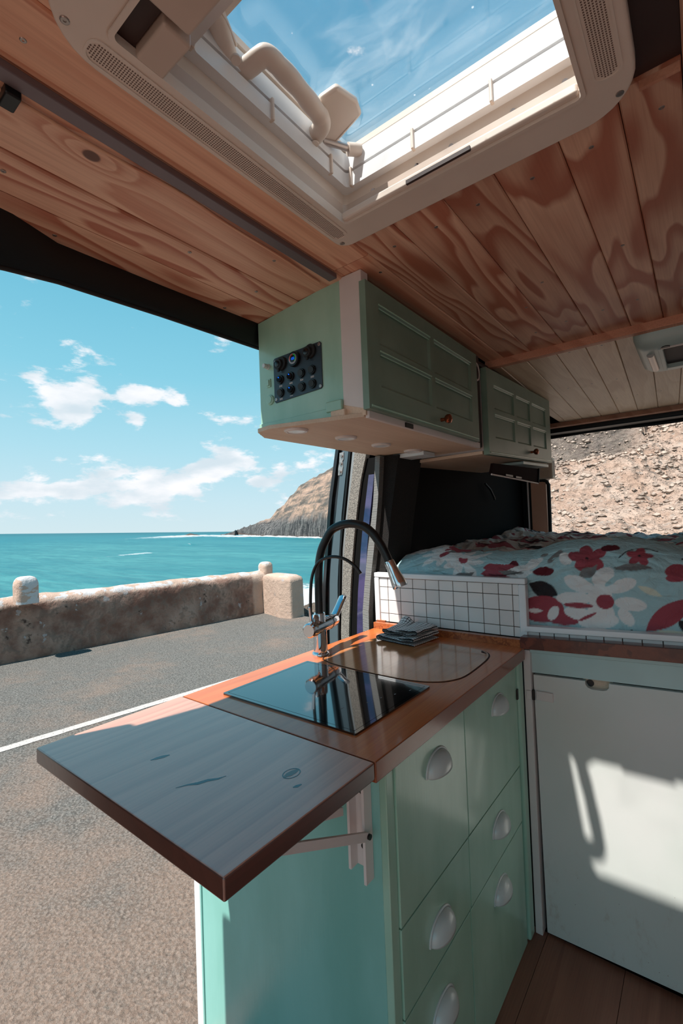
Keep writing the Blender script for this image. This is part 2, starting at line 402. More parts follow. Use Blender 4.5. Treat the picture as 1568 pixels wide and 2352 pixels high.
plank(-.074, .004, .245, .545, mat='pine')
plank(-.66, -.585, .888, 1.815, mat='pine_straight')
plank(-.69, -.585, -.94, .888, mat='pine_straight')
plank(-.845, -.69, -.94, .93, z=.615, slope=.03, mat=M['pine_knot'])
plank(-.938, -.845, -.94, .93, z=.607, slope=.08, mat='pine')
# outermost board follows the curved door header
eb_ = [(-.94, -.95), (.0, -.955), (.2, -.972), (.288, -.991), (.357, -1.012), (.439, -1.040), (.52, -1.036), (.607, -1.027), (.93, -1.016)]
b = MB(); n = len(eb_)
lo = [(-.9386, y, .6005) for y, x in eb_]+[(x, y, .5975) for y, x in reversed(eb_)]
b.prism(lo, (0, 0, .02)); put('plank', b, M['pine'], ceil, origin=(-.98, -.3, .6))
for i in range(len(front_x)-2):                      # rear bay, boards drift a little
    a = [-.70, -.61, -.511, -.406, -.308, -.215, -.117, -.02, .08, .18, .28, .38, .48][i]
    bb = ([-.70, -.61, -.511, -.406, -.308, -.215, -.117, -.02, .08, .18, .28, .38, .48]+[.78])[i+1]
    plank(a, bb, 1.835, 3.27, z=.602, mat='pine_pale', shear=-.045)
plank(-1.0, -.70, 1.835, 3.27, z=.602, mat='pine_pale')
tag(put('trim_1', MB().box(-.66, .79, 1.808, 1.838, .593, .622), M['batten'], bevel=.003), kind='structure')
tag(put('trim_2', MB().box(-.92, .79, 3.235, 3.29, .575, .605), M['batten'], bevel=.004), kind='structure')
put('plank', MB().box(-.716, -.655, .889, .935, .6205, .64), M['pine_straight'], ceil)
# screws heads in the boards
def screw(x, y, z, parent, r=.0042, ax=(0, 0, -1)):
    b = MB(); ax = Vector(ax); o = Vector((x, y, z))
    b.lathe([(r, 0), (r, .0006), (r*.8, .0012), (r*.34, .0012), (r*.3, .0004)], o, ax, 12)
    put('screw', b, M['screw'], parent)
for x, y in [(-.645, .215), (-.122, .88), (-.22, .888), (-.324, .891), (-.419, .9), (-.522, .9), (-.387, 1.423), (-.319, 1.614), (-.124, 1.597), (-.214, 1.604), (-.419, 1.64), (-.023, .866),
             (.08, .88), (.18, .88), (-.02, 1.6), (-.31, 1.3), (-.12, 1.25), (-.605, .97), (-.6, 1.55), (-.52, 1.62)]:
    screw(x, y, .6205, ceil)
for x, y in [(-.887, .263), (-.756, .752), (-.88, .807), (-.86, .598), (-.998, .381), (-1.0, .801)]:
    z = .6155+.03*(x+.69) if x > -.845 else (.607+.08*(x+.845) if x > -.94 else .598)
    screw(x, y, z, ceil)
for x, y in [(-.457, 1.857), (-.365, 1.876), (-.26, 1.88), (-.16, 1.87), (-.066, 1.86), (-.556, 2.818), (-.44, 2.8), (-.33, 2.8), (-.24, 2.8), (-.14, 2.8), (-.48, 2.4), (-.38, 2.4), (-.28, 2.4)]:
    screw(x, y, .6025, ceil)
# grey strip under the ceiling with its cable
t_ = thing('cable_rail', (-.70, 0, .60), 'grey metal strip screwed along the ceiling boards beside the roof hatch', 'rail')
put('strip', MB().box(-.7125, -.688, -.9, .90, .606, .6185), M['alu'], t_, bevel=.002)
cb = MB(); pts = [(-.728-.006*math.sin(y*9)-.003*math.sin(y*23), y, .609) for y in np.linspace(-.88, .89, 60)]
cb.tube(pts, .0028, 8); put('cable', cb, M['pine_straight'], t_, smooth=60)
put('clip', MB().box(-.745, -.712, .215, .235, .596, .612), M['black'], t_, bevel=.003)

# left wall in front of and behind the side opening, header of the opening
wl = MB(); wl.prism([(-1.035, -1.0, -1.33), (-1.035, .235, -1.33), (-1.035, .24, -.12), (-1.035, .10, .08), (-1.035, .0, .46), (-1.035, -1.0, .46)], (-.05, 0, 0)).box(-1.06, -1.0, -1.0, .02, .40, .655)
struct('wall_left', wl, M['black'], 'black body pillar and wall beside the side door opening', bevel=.01)
hd = MB()
ys = [-.2, -.12, -.02, .1, .2, .303, .395, .62, .963, 1.7]
zs = [.36, .39, .43, .465, .492, .508, .518, .526, .532, .536]
xi = [-.93, -.945, -.953, -.962, -.972, -.985, -1.02, -1.018, -1.006, -1.0]
def hsec(i): return [(xi[i], ys[i], .6), (max(-1.012, xi[i]-.03), ys[i], zs[i]+.012), (-1.020, ys[i], zs[i]), (-1.027, ys[i], zs[i]+.01), (-1.036, ys[i], zs[i]+.04), (-1.046, ys[i], .64), (xi[i], ys[i], .64)]
vs = []; fs = []
for i in range(len(ys)): vs += hsec(i)
for i in range(len(ys)-1):
    for k in range(7): fs.append((i*7+k, i*7+(k+1) % 7, (i+1)*7+(k+1) % 7, (i+1)*7+k))
fs += [tuple(range(6, -1, -1)), tuple((len(ys)-1)*7+k for k in range(7))]
hd.add(vs, fs)
hdo = struct('trim_3', hd, M['black'], 'black painted header above the side door opening', smooth=50, recalc=True)
put('seal', MB().tube([(-1.022, y, z-.001) for y, z in zip(ys, zs)], .005, 8), M['rubber'], hdo, smooth=60)
for px_, pr in ((.36, .004), (.5, .003), (.88, .006)):
    put('bolt', MB().cyl((-1.03, px_, .555), (-1.028, px_, .549), pr, n=8), M['steel'], hdo)
# sill step under the units
struct('trim_4', MB().box(-1.078, -1.055, .71, 1.48, -1.36, -1.272), M['black'], 'black sill of the side door opening', bevel=.008)
# rear left wall (dark)
wr_ = MB(); wr_.box(-1.05, -1.0, 1.70, 3.36, -1.33, .62)
wb = struct('wall_left.001', wr_, M['black_matt'], 'black lined side wall behind the bed')
put('latch', MB().tube([(-.985, 2.62, .20), (-.97, 2.66, .165), (-.965, 2.70, .12), (-.97, 2.72, .11)], .006, 8), M['black'], wb, smooth=60)
struct('wall_right', MB().box(.79, .86, -.55, 3.4, -1.33, .655), M['white'], 'off white right hand wall of the van')
# rear end frame of the van
rr_ = MB(); rr_.box(-1.12, .86, 3.30, 3.47, .548, .66)
ro = struct('wall_back', rr_, M['black'], 'black rear door frame of the van', bevel=.01)
put('seal', MB().tube([(x, 3.42, .543+.004*math.sin(x*9)) for x in np.linspace(-.83, .8, 30)], .011, 10), M['rubber'], ro, smooth=60)
put('side_frame', MB().box(-1.12, -.845, 3.37, 3.47, -1.33, .56), M['black'], ro, bevel=.01)
put('side_frame', MB().box(.70, .86, 3.37, 3.47, -1.33, .56), M['black'], ro, bevel=.01)
put('wood_panel', MB().box(-.940, -.840, 3.352, 3.37, -1.0, .236), M['orange_ply'], ro, bevel=.004)
put('seal', MB().tube([(-.905, 3.36, .247), (-.86, 3.36, .245), (-.836, 3.36, .236), (-.824, 3.36, .215), (-.824, 3.36, .1), (-.828, 3.36, -.2), (-.83, 3.36, -1.0)], .012, 10), M['rubber'], ro, smooth=60)
put('seal', MB().tube([(-.957, 3.34, .24), (-.957, 3.34, -.3), (-.957, 3.34, -1.0)], .009, 10), M['steel'], ro, smooth=60)
put('light_housing', MB().box(-.945, -.785, 3.33, 3.40, .252, .392), M['ply'], ro, bevel=.012)
put('vent_slot', MB().box(-.786, -.784, 3.345, 3.385, .27, .37), M['black'], ro)
put('hinge', MB().cyl((-.80, 3.42, .17), (-.776, 3.42, .17), .003).cyl((-.778, 3.42, .158), (-.778, 3.42, .182), .003).cyl((-.786, 3.42, .158), (-.786, 3.42, .182), .002), M['steel'], ro)

# ------------------------------------------------------------------ roof hatch
hz = .604
ht = thing('roof_hatch', (-.32, .52, .60), 'cream plastic roof hatch with clear pane and grab handle in the pine ceiling', 'roof window')
fr = MB()
outer = rrect(-.602, -.045, .20, .812, hz, [.075, .03, .085, .06], 8)
inner = rrect(-.546, -.108, .272, .748, hz, [.008, .008, .008, .008], 8)
fr.ring(outer, inner, (0, 0, .022))
put('frame', fr, M['plastic'], ht, recalc=True, bevel=.005, seg=3)
# raised bead of the frame's rim
put('rim_bead', MB().ring([(x, y, hz-.003) for x, y, z in rrect(-.548, -.106, .270, .750, hz, .01, 8)], [(x, y, hz-.003) for x, y, z in rrect(-.542, -.112, .276, .744, hz, .008, 8)], (0, 0, .012)), M['plastic'], ht, recalc=True)
# perforated strips: recess and dots
def perf(x0, x1, y0, y1):
    st = put('speaker_grille' if False else 'vent_strip', MB().ring(rrect(x0-.003, x1+.003, y0-.003, y1+.003, hz-.0015, (x1-x0)/2, 8), rrect(x0, x1, y0, y1, hz-.0015, (x1-x0)/2-.003, 8), (0, 0, .003)), M['plastic'], ht, recalc=True)
    hb = MB(); nx = 7; pitch = (x1-x0-.006)/nx
    ny = int((y1-y0)/pitch)
    for j in range(ny):
        for i in range(nx):
            x = x0+.003+(i+.5)*pitch; y = y0+(j+.5)*pitch
            e = min(y-y0, y1-y); rad = (x1-x0)/2
            if e < rad and abs(x-(x0+x1)/2) > math.sqrt(max(0, rad*rad-(rad-e)**2))-.003: continue
            q = pitch*.27; hb.add([(x-q, y-q, hz-.0004), (x-q, y+q, hz-.0004), (x+q, y+q, hz-.0004), (x+q, y-q, hz-.0004), (x, y, hz+.001)], [(0, 1, 4), (1, 2, 4), (2, 3, 4), (3, 0, 4), (3, 2, 1, 0)])
    h_ = put('hole', hb, M['holes'], st); h_['kind'] = 'stuff'
perf(-.591, -.560, .262, .775); perf(-.092, -.061, .262, .735)
for x, y in [(-.566, .232), (-.588, .792), (-.068, .775), (-.07, .235)]: screw(x, y, hz, ht, .0055)
# blind cassette at the near edge
put('blind_cassette', MB().box(-.470, -.108, .274, .335, hz-.004, hz+.03), M['plastic_dark'], ht, bevel=.004)
put('blind_cassette', MB().box(-.545, -.478, .306, .345, hz-.003, hz+.03), M['plastic_dark'], ht, bevel=.004)
put('blind_slot', MB().box(-.545, -.108, .274, .304, hz+.010, hz+.02), M['brown'], ht)
# upstand: two steps of walls with ledge, ribs and far blind rail
def wallring(o, i, z, h, name, mat, r=.01):
    put(name, MB().ring(rrect(*o, z, r, 6), rrect(*i, z, r, 6), (0, 0, h)), M[mat], ht, recalc=True, smooth=35)
wallring((-.585, -.075, .272, .815), (-.556, -.102, .345, .762), hz+.021, .030, 'lower_wall', 'plastic_dark')
wallring((-.585, -.075, .262, .825), (-.574, -.098, .330, .790), hz+.051, .044, 'lower_wall', 'plastic')
wallring((-.585, -.075, .262, .825), (-.556, -.105, .400, .774), hz+.095, .030, 'upstand', 'white_gloss')
wallring((-.585, -.075, .262, .825), (-.565, -.100, .395, .782), hz+.125, .006, 'upstand', 'plastic_dark')
wallring((-.585, -.075, .262, .825), (-.556, -.105, .400, .774), hz+.131, .035, 'upstand', 'white_gloss')
put('blind_rail', MB().box(-.545, -.115, .734, .746, hz+.002, hz+.018), M['plastic'], ht, bevel=.004)
put('pull_tab', MB().box(-.395, -.275, .730, .735, hz+.001, hz+.008), M['brown'], ht)
for x in (-.545, -.40, -.25, -.125):
    put('clip', MB().box(x-.003, x+.003, .769, .780, hz+.094, hz+.134), M['plastic'], ht, bevel=.002)
for y in (.40, .56, .72):
    put('clip', MB().box(-.562, -.551, y-.003, y+.003, hz+.094, hz+.134), M['plastic'], ht, bevel=.002)
for x in (-.5, -.40, -.33, -.22, -.14): put('rivet', MB().cyl((x, .789, hz+.07), (x, .784, hz+.07), .0045, n=12), M['brown'], ht)
for y in (.36, .50, .64, .74): put('rivet', MB().cyl((-.573, y, hz+.06), (-.568, y, hz+.06), .0045, n=12), M['brown'], ht)
# lid: frame and clear pane, resting a little open
wallring((-.60, -.06, .25, .84), (-.553, -.108, .450, .776), hz+.170, .012, 'lid_frame', 'plastic')
def pane_fn(t):
    nt = t; out = t.n['Material Output']
    tr = t.new('ShaderNodeBsdfTransparent'); tr.inputs[0].default_value = (.95, .97, .98, 1)
    df = t.new('ShaderNodeBsdfDiffuse'); df.inputs[0].default_value = (.85, .88, .9, 1)
    tl = t.new('ShaderNodeBsdfTranslucent'); tl.inputs[0].default_value = (.85, .88, .9, 1)
    gl = t.new('ShaderNodeBsdfGlossy'); gl.inputs['Roughness'].default_value = .05
    n = t.noise(t.scale(t.obj, (1, 3, 1)), 4, 6, .65, 1.5); sc1 = t.smooth(n, .48, .8)
    n2 = t.noise(t.scale(t.obj, (5, 60, 1)), 2, 3, .6, .6); sc2 = t.smooth(n2, .68, .8)
    sp = t.smooth(t.vor(t.obj, 22), .06, .02)
    hz_ = t.math('ADD', t.math('ADD', t.math('MULTIPLY', sc1, .13), .03), t.math('ADD', t.math('MULTIPLY', sc2, .08), t.math('MULTIPLY', sp, .45)), clamp=True)
    ms = t.new('ShaderNodeMixShader'); t.put(ms.inputs[0], hz_); t.l.new(tr.outputs[0], ms.inputs[1])
    ad = t.new('ShaderNodeMixShader'); ad.inputs[0].default_value = .4; t.l.new(tl.outputs[0], ad.inputs[1]); t.l.new(df.outputs[0], ad.inputs[2]); t.l.new(ad.outputs[0], ms.inputs[2])
    m2 = t.new('ShaderNodeMixShader'); fr_ = t.new('ShaderNodeFresnel'); fr_.inputs[0].default_value = 1.3
    t.l.new(fr_.outputs[0], m2.inputs[0]); t.l.new(ms.outputs[0], m2.inputs[1]); t.l.new(gl.outputs[0], m2.inputs[2])
    t.l.new(m2.outputs[0], out.inputs[0])
M['pane'] = material('scratched clear acrylic', fn=pane_fn)
put('pane', MB().box(-.59, -.07, .26, .83, hz+.183, hz+.187), M['pane'], ht)
# grab handle
hp = [(-.488, .372, .720), (-.492, .394, .695), (-.506, .419, .684), (-.516, .437, .680), (-.517, .449, .679), (-.509, .456, .679), (-.496, .459, .680), (-.480, .461, .681), (-.470, .465, .682), (-.467, .480, .682), (-.468, .527, .682), (-.472, .570, .681), (-.475, .592, .680), (-.480, .602, .679), (-.491, .609, .679), (-.508, .614, .680), (-.520, .620, .684), (-.532, .628, .705)]
hp = [tuple(c*1.1 for c in p) for p in hp]
def catmull(P, m=6):
    P = [Vector(p) for p in P]; out = []
    for i in range(len(P)-1):
        a, b, c, d_ = P[max(i-1, 0)], P[i], P[i+1], P[min(i+2, len(P)-1)]
        for k in range(m):
            s = k/m; out.append(.5*((2*b)+(c-a)*s+(2*a-5*b+4*c-d_)*s*s+(3*b-3*c+d_-a)*s**3))
    return out+[P[-1]]
cp = catmull(hp)
hd_ = put('handle', MB().tube(cp, [.0165+.0008*math.sin(i*.9)*(1 if 54 < i < 74 else 0) for i in range(len(cp))], 18, flat=.85), M['plastic'], ht, smooth=60)
lug = MB(); lug.prism([tuple(c*1.1 for c in p) for p in [(-.462, .575, .690), (-.432, .585, .700), (-.424, .630, .704), (-.432, .655, .702), (-.480, .660, .692), (-.512, .662, .688), (-.505, .615, .686)]], (-.004, .0, .014))
put('bracket', lug, M['plastic'], hd_, bevel=.006, seg=3, recalc=True)
put('bracket', MB().prism([tuple(c*1.09 for c in p) for p in [(-.47, .36, .70), (-.485, .41, .69), (-.50, .44, .69), (-.515, .43, .70), (-.515, .37, .71)]], (0, 0, .012)), M['plastic'], hd_, bevel=.008, seg=3)
put('cap', MB().cyl((-.545, .473, .734), (-.544, .473, .729), .008), M['plastic'], hd_, bevel=.001)
put('cap', MB().cyl((-.554, .672, .731), (-.554, .672, .727), .007), M['plastic'], hd_, bevel=.001)
put('pin', MB().cyl((-.558, .70, .755), (-.526, .768, .761), .0065), M['steel'], ht, smooth=40)
put('pin', MB().cyl((-.535, .752, .758), (-.520, .774, .762), .012), M['plastic'], ht, smooth=40)
put('lever', MB().tube([(-.56, .345, .74), (-.556, .38, .745), (-.545, .42, .74)], [.008, .009, .005], 10), M['steel'], ht, smooth=40)
# torn recess in the boards right of the hatch
put('recess_lining', MB().box(-.074, .004, .545, .79, .627, .634), M['brown'], ceil)
put('recess_lining', MB().box(-.046, .002, .790, .796, .608, .6195), M['batten'], ceil)

# ------------------------------------------------------------------ rear vent
rv = thing('roof_vent', (.05, 2.04, .55), 'pale grey rounded ceiling vent with dark mesh screen in the rear bay', 'vent')
body = MB(); z0, z1 = .552, .602
for (o_, zz) in (((-.165, .255, 1.835, 2.245), z1), ((-.165, .255, 1.835, 2.245), .590), ((-.158, .248, 1.842, 2.238), .568), ((-.14, .23, 1.86, 2.22), z0)):
    body.v += rrect(*o_, zz, .05, 8)
nn = 36
for k in range(3):
    body.f += [(k*nn+i, k*nn+(i+1) % nn, (k+1)*nn+(i+1) % nn, (k+1)*nn+i) for i in range(nn)]
ib = len(body.v); body.v += rrect(-.085, .20, 1.915, 2.185, z0, .008, 8)
body.f += [(3*nn+i, 3*nn+(i+1) % nn, ib+(i+1) % nn, ib+i) for i in range(nn)]
body.v += rrect(-.085, .20, 1.915, 2.185, .575, .008, 8)
body.f += [(ib+i, ib+(i+1) % nn, ib+nn+(i+1) % nn, ib+nn+i) for i in range(nn)]
body.f.append(tuple(range(nn)))
put('housing', body, M['aqua_rail'], rv, recalc=True, smooth=40)
put('screen', MB().box(-.085, .20, 1.915, 2.185, .568, .572), M['brown'], rv)
put('light_lens', MB().tube([(-.122, 1.95, .5525), (-.120, 2.16, .5525)], .012, 12), M['steel'], rv, smooth=50)
put('screen_bar', MB().box(-.098, -.086, 1.905, 2.2, .549, .556), M['aqua_rail'], rv, bevel=.002)
put('screen_bar', MB().box(-.09, .21, 1.895, 1.905, .548, .556), M['steel'], rv, bevel=.002)
put('knob', MB().cyl((-.075, 1.893, .556), (-.075, 1.893, .549), .012), M['black'], rv)

# ------------------------------------------------------------------ overhead cabinet with the switch panel
oc = thing('overhead_cabinet', (-.82, 1.25, .262), 'green overhead cabinet with a switch panel on its end and four-pane door', 'cabinet')
YC = .924
ep = MB().prism([(-1.005, YC, .268), (-.700, YC, .268), (-.700, YC, .620), (-1.005, YC, .594)], (0, .016, 0))
put('end_panel', ep, M['mint'], oc, bevel=.0015)
put('end_lip', MB().box(-1.007, -.735, YC-.005, YC, .266, .297), M['mint'], oc, bevel=.002)
put('end_lip', MB().box(-.752, -.700, YC-.010, YC, .285, .312), M['mint'], oc, bevel=.003)
put('end_lip', MB().box(-.735, -.690, YC-.012, YC+.01, .266, .286), M['ply'], oc, bevel=.003)
put('corner_post', MB().prism([(-.700, YC-.002, .297), (-.632, YC-.002, .276), (-.632, YC-.002, .6195), (-.700, YC-.002, .6195)], (0, .03, 0)), M['white'], oc, bevel=.002)
put('corner_block', MB().box(-.702, -.634, YC, YC+.03, .262, .300), M['ply'], oc)
put('back_panel', MB().box(-1.0, -.985, YC+.016, 1.655, .268, .59), M['white'], oc)
bt = MB().prism([(-.955, .865, .258), (-.90, .855, .258), (-.64, .925, .258), (-.640, 1.68, .258), (-.99, 1.68, .258), (-1.0, .93, .258)], (0, 0, .011))
put('bottom_panel', bt, M['ply'], oc, recalc=True, bevel=.001)
put('front_rail', MB().box(-.640, -.628, .93, 1.64, .255, .275), M['white'], oc, bevel=.002)
put('latch_plate', MB().box(-.629, -.624, 1.10, 1.14, .256, .268), M['black'], oc)
put('post', MB().box(-.66, -.632, 1.60, 1.672, .262, .60), M['brown'], oc, bevel=.002)
put('speaker_hole', MB().ring([(-.6315, 1.637+.030*math.cos(a), .535+.034*math.sin(a)) for a in np.linspace(0, 2*math.pi, 24, endpoint=False)],
                         [(-.6315, 1.637+.024*math.cos(a), .535+.028*math.sin(a)) for a in np.linspace(0, 2*math.pi, 24, endpoint=False)], (.004, 0, 0)), M['white'], oc, recalc=True)
put('hole_back', MB().cyl((-.6325, 1.637, .535), (-.6305, 1.637, .535), .026), M['brown'], oc)
def cab_door(parent, y0, y1, z0, z1, cols, rows, knob, sh=0, x=-.632, th=.018, mat='sage'):
    """cottage door: thick slab frame, bead-edged recessed panels; sh raises the far end"""
    Z = lambda y, z: z+sh*(y-y0)
    dr = MB()
    ysn = [y0]+[v for c in cols for v in c]+[y1]; zsn = [z0]+[v for r_ in rows for v in r_]+[z1]
    xo = x+th; xi_ = x+th-.006
    for i in range(len(ysn)-1):
        for j in range(len(zsn)-1):
            rec = (i % 2 == 1) and (j % 2 == 1)
            if rec: continue
            a, b, c, d_ = ysn[i], ysn[i+1], zsn[j], zsn[j+1]
            dr.add([(x, a, Z(a, c)), (xo, a, Z(a, c)), (xo, b, Z(b, c)), (x, b, Z(b, c)), (x, a, Z(a, d_)), (xo, a, Z(a, d_)), (xo, b, Z(b, d_)), (x, b, Z(b, d_))],
                   [(3, 2, 1, 0), (4, 5, 6, 7), (0, 1, 5, 4), (1, 2, 6, 5), (2, 3, 7, 6), (3, 0, 4, 7)])
    do = put('door', dr, M[mat], parent)
    for (a, b) in cols:
        for (c, d_) in rows:
            q = .008; pb_ = MB()
            o_ = [(xo-.0005, a, Z(a, c)), (xo-.0005, b, Z(b, c)), (xo-.0005, b, Z(b, d_)), (xo-.0005, a, Z(a, d_))]
            m_ = [(xi_, a+q, Z(a+q, c+q)), (xi_, b-q, Z(b-q, c+q)), (xi_, b-q, Z(b-q, d_-q)), (xi_, a+q, Z(a+q, d_-q))]
            pb_.add(o_+m_, [(0, 1, 5, 4), (1, 2, 6, 5), (2, 3, 7, 6), (3, 0, 4, 7), (4, 5, 6, 7)])
            bk = [(x, p[1], p[2]) for p in o_]; pb_.add(bk, [(3, 2, 1, 0)])
            put('panel', pb_, M[mat], do, recalc=False)
            # bead lines along the upper edge
            put('bead', MB().tube([(xo+.0005, a, Z(a, d_)), (xo+.0005, b, Z(b, d_))], .0022, 8).tube([(xo-.002, a+.004, Z(a, d_-.008)), (xo-.002, b-.004, Z(b, d_-.008))], .0018, 8), M['mint'], do, smooth=50)
    ky, kz = knob
    put('knob', MB().lathe([(.006, 0), (.005, .012), (.011, .016), (.014, .022), (.013, .030), (.006, .034)], (xo, ky, Z(ky, kz)), (1, 0, 0), 20), M['bronze'], do, smooth=50)
    put('bead', MB().tube([(xo, y0+.01, Z(y0, z0+.009)), (xo, y1-.01, Z(y1, z0+.009))], .003, 8), M['mint'], do, smooth=50)
cab_door(oc, .912, 1.600, .272, .584, [(.968, 1.243), (1.268, 1.545)], [(.334, .424), (.440, .541)], (1.296, .303))
# four puck lights
for (x, y) in [(-.858, .915), (-.832, 1.103), (-.833, 1.297), (-.828, 1.500)]:
    d_ = put('downlight', MB().lathe([(.033, 0), (.033, .003), (.030, .006), (.024, .0065), (.023, .004)], (x, y, .258), (0, 0, -1), 28), M['white'], oc, smooth=40)
    put('lens', MB().cyl((x, y, .2545), (x, y, .2525), .023, n=24), M['white_gloss'], d_)
# switch panel on the end
PY = YC-.003
pan = put('switch_panel', MB().prism([(x, PY, z) for x, z in [(-.938, .347), (-.770, .354), (-.765, .359), (-.765, .473), (-.770, .478), (-.938, .474), (-.943, .469), (-.943, .352)]], (0, .003, 0)), M['panel'], oc, bevel=.0008)
def disc(name, x, z, r, mat, parent, d0=0, d1=.004, n=24, r1=None):
    return put(name, MB().lathe([(r, d0), (r, d1*.7+d0*.3), (r1 if r1 else r*.92, d1)], (x, PY, z), (0, -1, 0), n), M[mat], parent, smooth=40)
for x, z in [(-.935, .464), (-.772, .471), (-.772, .361), (-.936, .357)]: screw(x, PY, z, pan, .0048, (0, -1, 0))
for x, z in [(-.915, .452), (-.807, .459)]:
    disc('socket', x+.006, z, .019, 'rubber', pan, 0, .007)
    disc('socket', x, z-.002, .0145, 'rubber', pan, .007, .013)
    disc('socket', x, z-.002, .0085, 'switch', pan, .013, .0145)
    put('socket', MB().box(x-.004, x+.004, PY-.012, PY-.006, z-.023, z-.012), M['rubber'], pan, bevel=.002)
disc('gauge', -.859, .452, .021, 'switch', pan, 0, .009)
disc('gauge', -.859, .452, .0145, 'screen', pan, .009, .0098)
disc('gauge', -.859, .4535, .0115, 'switch', pan, .0098, .0101)
dg = MB()
def seg(b, cx, cz, on, w_=.0028, h_=.0058, y=PY-.0104, th=.0008):
    sh = .0004
    S = {'a': (0, h_/2, w_, 1), 'g': (0, 0, w_, 1), 'd': (0, -h_/2, w_, 1), 'f': (-w_/2, h_/4, h_/2, 0), 'b': (w_/2, h_/4, h_/2, 0), 'e': (-w_/2, -h_/4, h_/2, 0), 'c': (w_/2, -h_/4, h_/2, 0)}
    for k in on:
        x, z, l_, hor_ = S[k]
        if hor_: b.box(cx+x-l_/2, cx+x+l_/2, y, y+.0003, cz+z-th/2, cz+z+th/2)
        else: b.box(cx+x-th/2, cx+x+th/2, y, y+.0003, cz+z-l_/2, cz+z+l_/2)
seg(dg, -.8640, .452, 'bc'); seg(dg, -.8592, .452, 'abgcd'); seg(dg, -.8542, .452, 'abgcd')
dg.box(-.8573, -.8567, PY-.0104, PY-.0101, .4488, .4494)
put('digits', dg, M['led'], pan)
g1, g2 = MB(), MB()
for k in range(20):
    a = R(205-k*250/19); x, z = -.859+.0105*math.cos(a), .4525+.0105*math.sin(a)
    (g1 if k < 10 else g2).box(x-.0005, x+.0005, PY-.0104, PY-.0101, z-.0005, z+.0005)
put('scale_dots', g1, M['led_red'], pan); put('scale_dots', g2, M['led_green'], pan)
lit = {(0, 0), (1, 0), (1, 1)}
for j, z in enumerate((.409, .372)):
    for i, x in enumerate((-.916, -.876, -.836, -.798)):
        s_ = disc('switch', x, z, .0125, 'switch', pan, 0, .0045)
        put('rocker', MB().lathe([(.0092, 0), (.0092, .002), (.0085, .0035)], (x, PY-.0045, z), (.15, -1, .25 if (i, j) in lit else -.2), 20), M['switch'], s_, smooth=40)
        put('lamp', MB().cyl((x-.001, PY-.0078, z+.0045), (x-.001, PY-.0088, z+.0045), .0016, n=12), M['led'] if (i, j) in lit else M['led_dim'], s_)
        if (i, j) in {(0, 0), (1, 0), (2, 0), (3, 0), (0, 1), (1, 1)}:
            zc = z-.0172 if j == 0 else z-.0165
            lb = MB()
            for q in range(2 if (i, j) != (1, 1) else 1):
                for u in range(4): lb.box(x-.006+u*.003, x-.006+u*.003+.0022, PY-.0006, PY, zc-.0004-q*.0026, zc+.0011-q*.0026)
            put('lettering', lb, M['white'], pan)
# dimmer knob, small square switch and round button left of the panel
put('dimmer_knob', MB().lathe([(.0085, 0), (.008, .003), (.0068, .004), (.0065, .016), (.0055, .018)], (-.968, YC, .458), (0, -1, 0), 24), M['handle'], oc, smooth=40)
put('rocker_switch', MB().box(-.974, -.958, YC-.003, YC, .398, .422), M['mint'], oc, bevel=.001)
put('rocker_switch', MB().box(-.972, -.962, YC-.006, YC-.002, .402, .419), M['mint'], oc, bevel=.001)
put('round_button', MB().lathe([(.0145, 0), (.0145, .003), (.012, .005), (.0105, .005), (.010, .007)], (-.962, YC, .361), (0, -1, 0), 28), M['mint'], oc, smooth=40)

# second overhead cabinet
o2 = thing('overhead_cabinet', (-.80, 2.15, .225), 'green six-pane overhead cabinet further back above the bed', 'cabinet')
cab_door(o2, 1.690, 2.59, .236, .562, [(1.762, 2.00), (2.035, 2.232), (2.268, 2.50)], [(.302, .394), (.414, .506)], (2.22, .272), sh=.045, x=-.635, th=.022)
put('carcass', MB().prism([(-.637, 1.70, .252), (-.637, 2.60, .285), (-.637, 2.60, .56), (-.637, 1.70, .545)], (-.36, 0, 0)), M['white'], o2, recalc=True)
put('bottom_panel', MB().prism([(-.64, 1.690, .240), (-.64, 2.60, .272), (-.998, 2.60, .262), (-.998, 1.690, .235)], (0, 0, .012)), M['ply'], o2, recalc=True)
put('bottom_trim', MB().prism([(-.628, 2.15, .238), (-.628, 2.58, .255), (-.628, 2.58, .268), (-.628, 2.15, .250)], (-.10, 0, 0)), M['aqua_rail'], o2, recalc=True)
put('cable_duct', MB().tube([(-.66, 1.70, .592), (-.655, 1.9, .596), (-.66, 2.3, .600), (-.68, 2.62, .600)], .012, 10), M['brown'], o2, smooth=50)
put('top_filler', MB().box(-.99, -.665, 1.69, 2.62, .545, .60), M['brown'], o2)
# flip-down monitor
mo = thing('flip_down_screen', (-.70, 2.1, .165), 'dark thin folding screen hanging under the rear overhead cabinet', 'screen')
put('screen', MB().prism([(-.640, 1.775, .172), (-.640, 2.405, .166), (-.640, 2.43, .238), (-.640, 1.80, .215)], (-.012, .0, .0)), M['panel_brown'], mo, recalc=True, bevel=.002)
put('edge_trim', MB().tube([(-.639, 1.772, .169), (-.639, 2.408, .163)], .0035, 8), M['white'], mo, smooth=50)
put('edge_trim', MB().tube([(-.638, 2.41, .165), (-.638, 2.432, .238)], .0045, 8), M['black'], mo, smooth=50)
put('port', MB().box(-.641, -.636, 1.93, 2.02, .172, .180), M['black'], mo)
put('port', MB().box(-.641, -.636, 2.06, 2.14, .171, .179), M['black'], mo)

